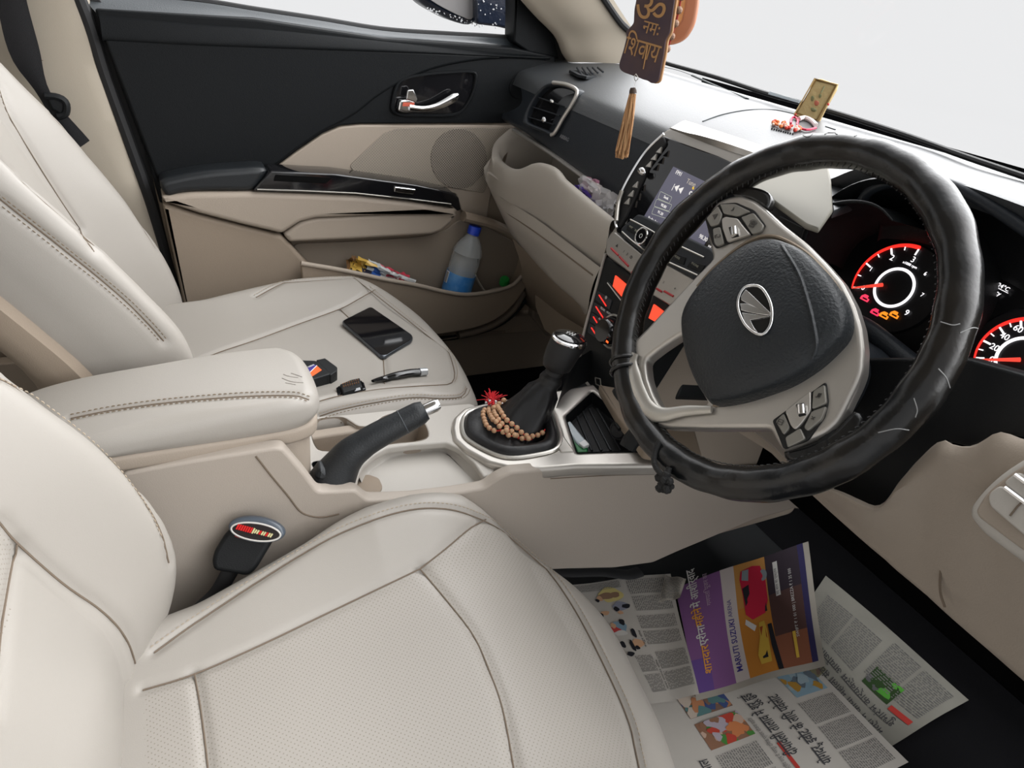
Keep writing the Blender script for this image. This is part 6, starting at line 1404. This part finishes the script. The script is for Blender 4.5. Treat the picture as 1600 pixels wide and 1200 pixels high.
# --- comic strip sheet
pA, fA = paper('newspaper', 'white newspaper page with cartoon drawings lying against the driver seat', [(1008, 1102), (1095, 1086), (1052, 897), (850, 915)][0:0] or [(1091, 1088), (1048, 896), (850, 918), (985, 1106)], .074, .004, 12, nw=nw_lit)
b = B()
body(b, fA, .07, .02, .36, .36, .016, inkg, cols=2); body(b, fA, .42, .02, .66, .40, .016, inkg, cols=2); body(b, fA, .70, .02, .97, .38, .016, inkg, cols=2); body(b, fA, .07, .40, .34, .60, .016, inkg, cols=2); body(b, fA, .92, .42, .985, .96, .010, inkg, cols=1)
txt(b, fA, .08, 'खबर समाचार विशेष', .37, .03, ink, ar=1.); txt(b, fA, .40, 'कार्टून कोना', .42, .03, ink)
sk_ = colm('toon_skin', (.55, .33, .2)); ye = colm('toon_yellow', (.6, .5, .2)); bl = colm('toon_blue', (.2, .3, .38)); re = colm('toon_red', (.5, .06, .06)); br = colm('toon_brown', (.28, .17, .11)); gy = colm('toon_grey', (.25, .26, .32))
def bl_(s, t, rs, rt, m, h):
    rs *= 1.35; rt *= 1.25
    ph = random.uniform(0, 6); b.add([fA(s+rs*(1+.12*math.sin(3*a+ph))*math.cos(a), t+rt*(1+.12*math.cos(4*a+ph))*math.sin(a), h) for a in np.linspace(0, 2*np.pi, 22, endpoint=False)], [list(range(22))], m)
for (s, t) in ((.84, .56), (.70, .60), (.52, .62), (.40, .56)):
    k = (s, t)
bl_(.865, .54, .05, .075, ye, .0008); bl_(.86, .585, .022, .05, br, .0010); bl_(.86, .52, .018, .04, br, .0011); bl_(.845, .64, .018, .018, sk_, .0011); bl_(.83, .665, .012, .012, dk_, .0012)
bl_(.755, .50, .03, .055, gy, .0009); bl_(.75, .46, .014, .03, dk_, .0010); bl_(.735, .55, .016, .018, dk_, .0010); bl_(.70, .53, .012, .018, sk_, .0011); bl_(.715, .66, .014, .03, sk_, .0010); bl_(.70, .70, .016, .014, dk_, .0011)
bl_(.58, .60, .04, .05, bl, .0009); bl_(.56, .66, .022, .045, re, .0010); bl_(.60, .65, .018, .018, sk_, .0011); bl_(.62, .56, .02, .02, dk_, .0010); bl_(.52, .50, .028, .018, dk_, .0010); bl_(.53, .62, .016, .05, colm('toon_white', (.55, .53, .5)), .0012)
bl_(.435, .50, .026, .05, sk_, .0009); bl_(.42, .57, .034, .016, dk_, .0010); bl_(.40, .53, .012, .02, dk_, .0011); bl_(.44, .66, .02, .022, dk_, .0010); bl_(.36, .63, .014, .03, dk_, .0010)
txt(b, fA, .76, 'आज तो घर', .76, .022, ink); txt(b, fA, .76, 'आए हो', .72, .022, ink)
b.make('print', pA)
# crumpled pieces linking them
pE, fE = paper('newspaper', 'folded corner of newsprint standing up between the comic page and the advertisement', [(1072, 905), (1062, 935), (1030, 940), (1040, 896)], .085, .003, 21)
b = B(); body(b, fE, .05, .05, .95, .95, .07, inkg); b.make('print', pE)
# dark mat edge along the console foot
b = B(); b.tube(crs(ats([(850, 878), (880, 893), (940, 893), (980, 898), (1000, 893)], z=.09), 20), .012, rubber, seg=8, flat=.4); b.make('floor_mat', label='black rubber mat edge along the foot of the console', cat='floor mat')
# pedals in the dark
pe = thing('accelerator_pedal', 'black pedal in the dark driver footwell beyond the newspapers', 'pedal', (.50, 1.10, .12))
b = B(); b.slab(rounded([(.50, 1.10, .12), (.55, 1.10, .12), (.55, 1.13, .24), (.50, 1.13, .24)], .008), (0, -.9, .3), .012, rubber, .003); b.make('pedal_pad', pe)
b = B(); b.tube([(.525, 1.13, .2), (.525, 1.2, .4)], .006, rubber, seg=8); b.make('pedal_arm', pe)
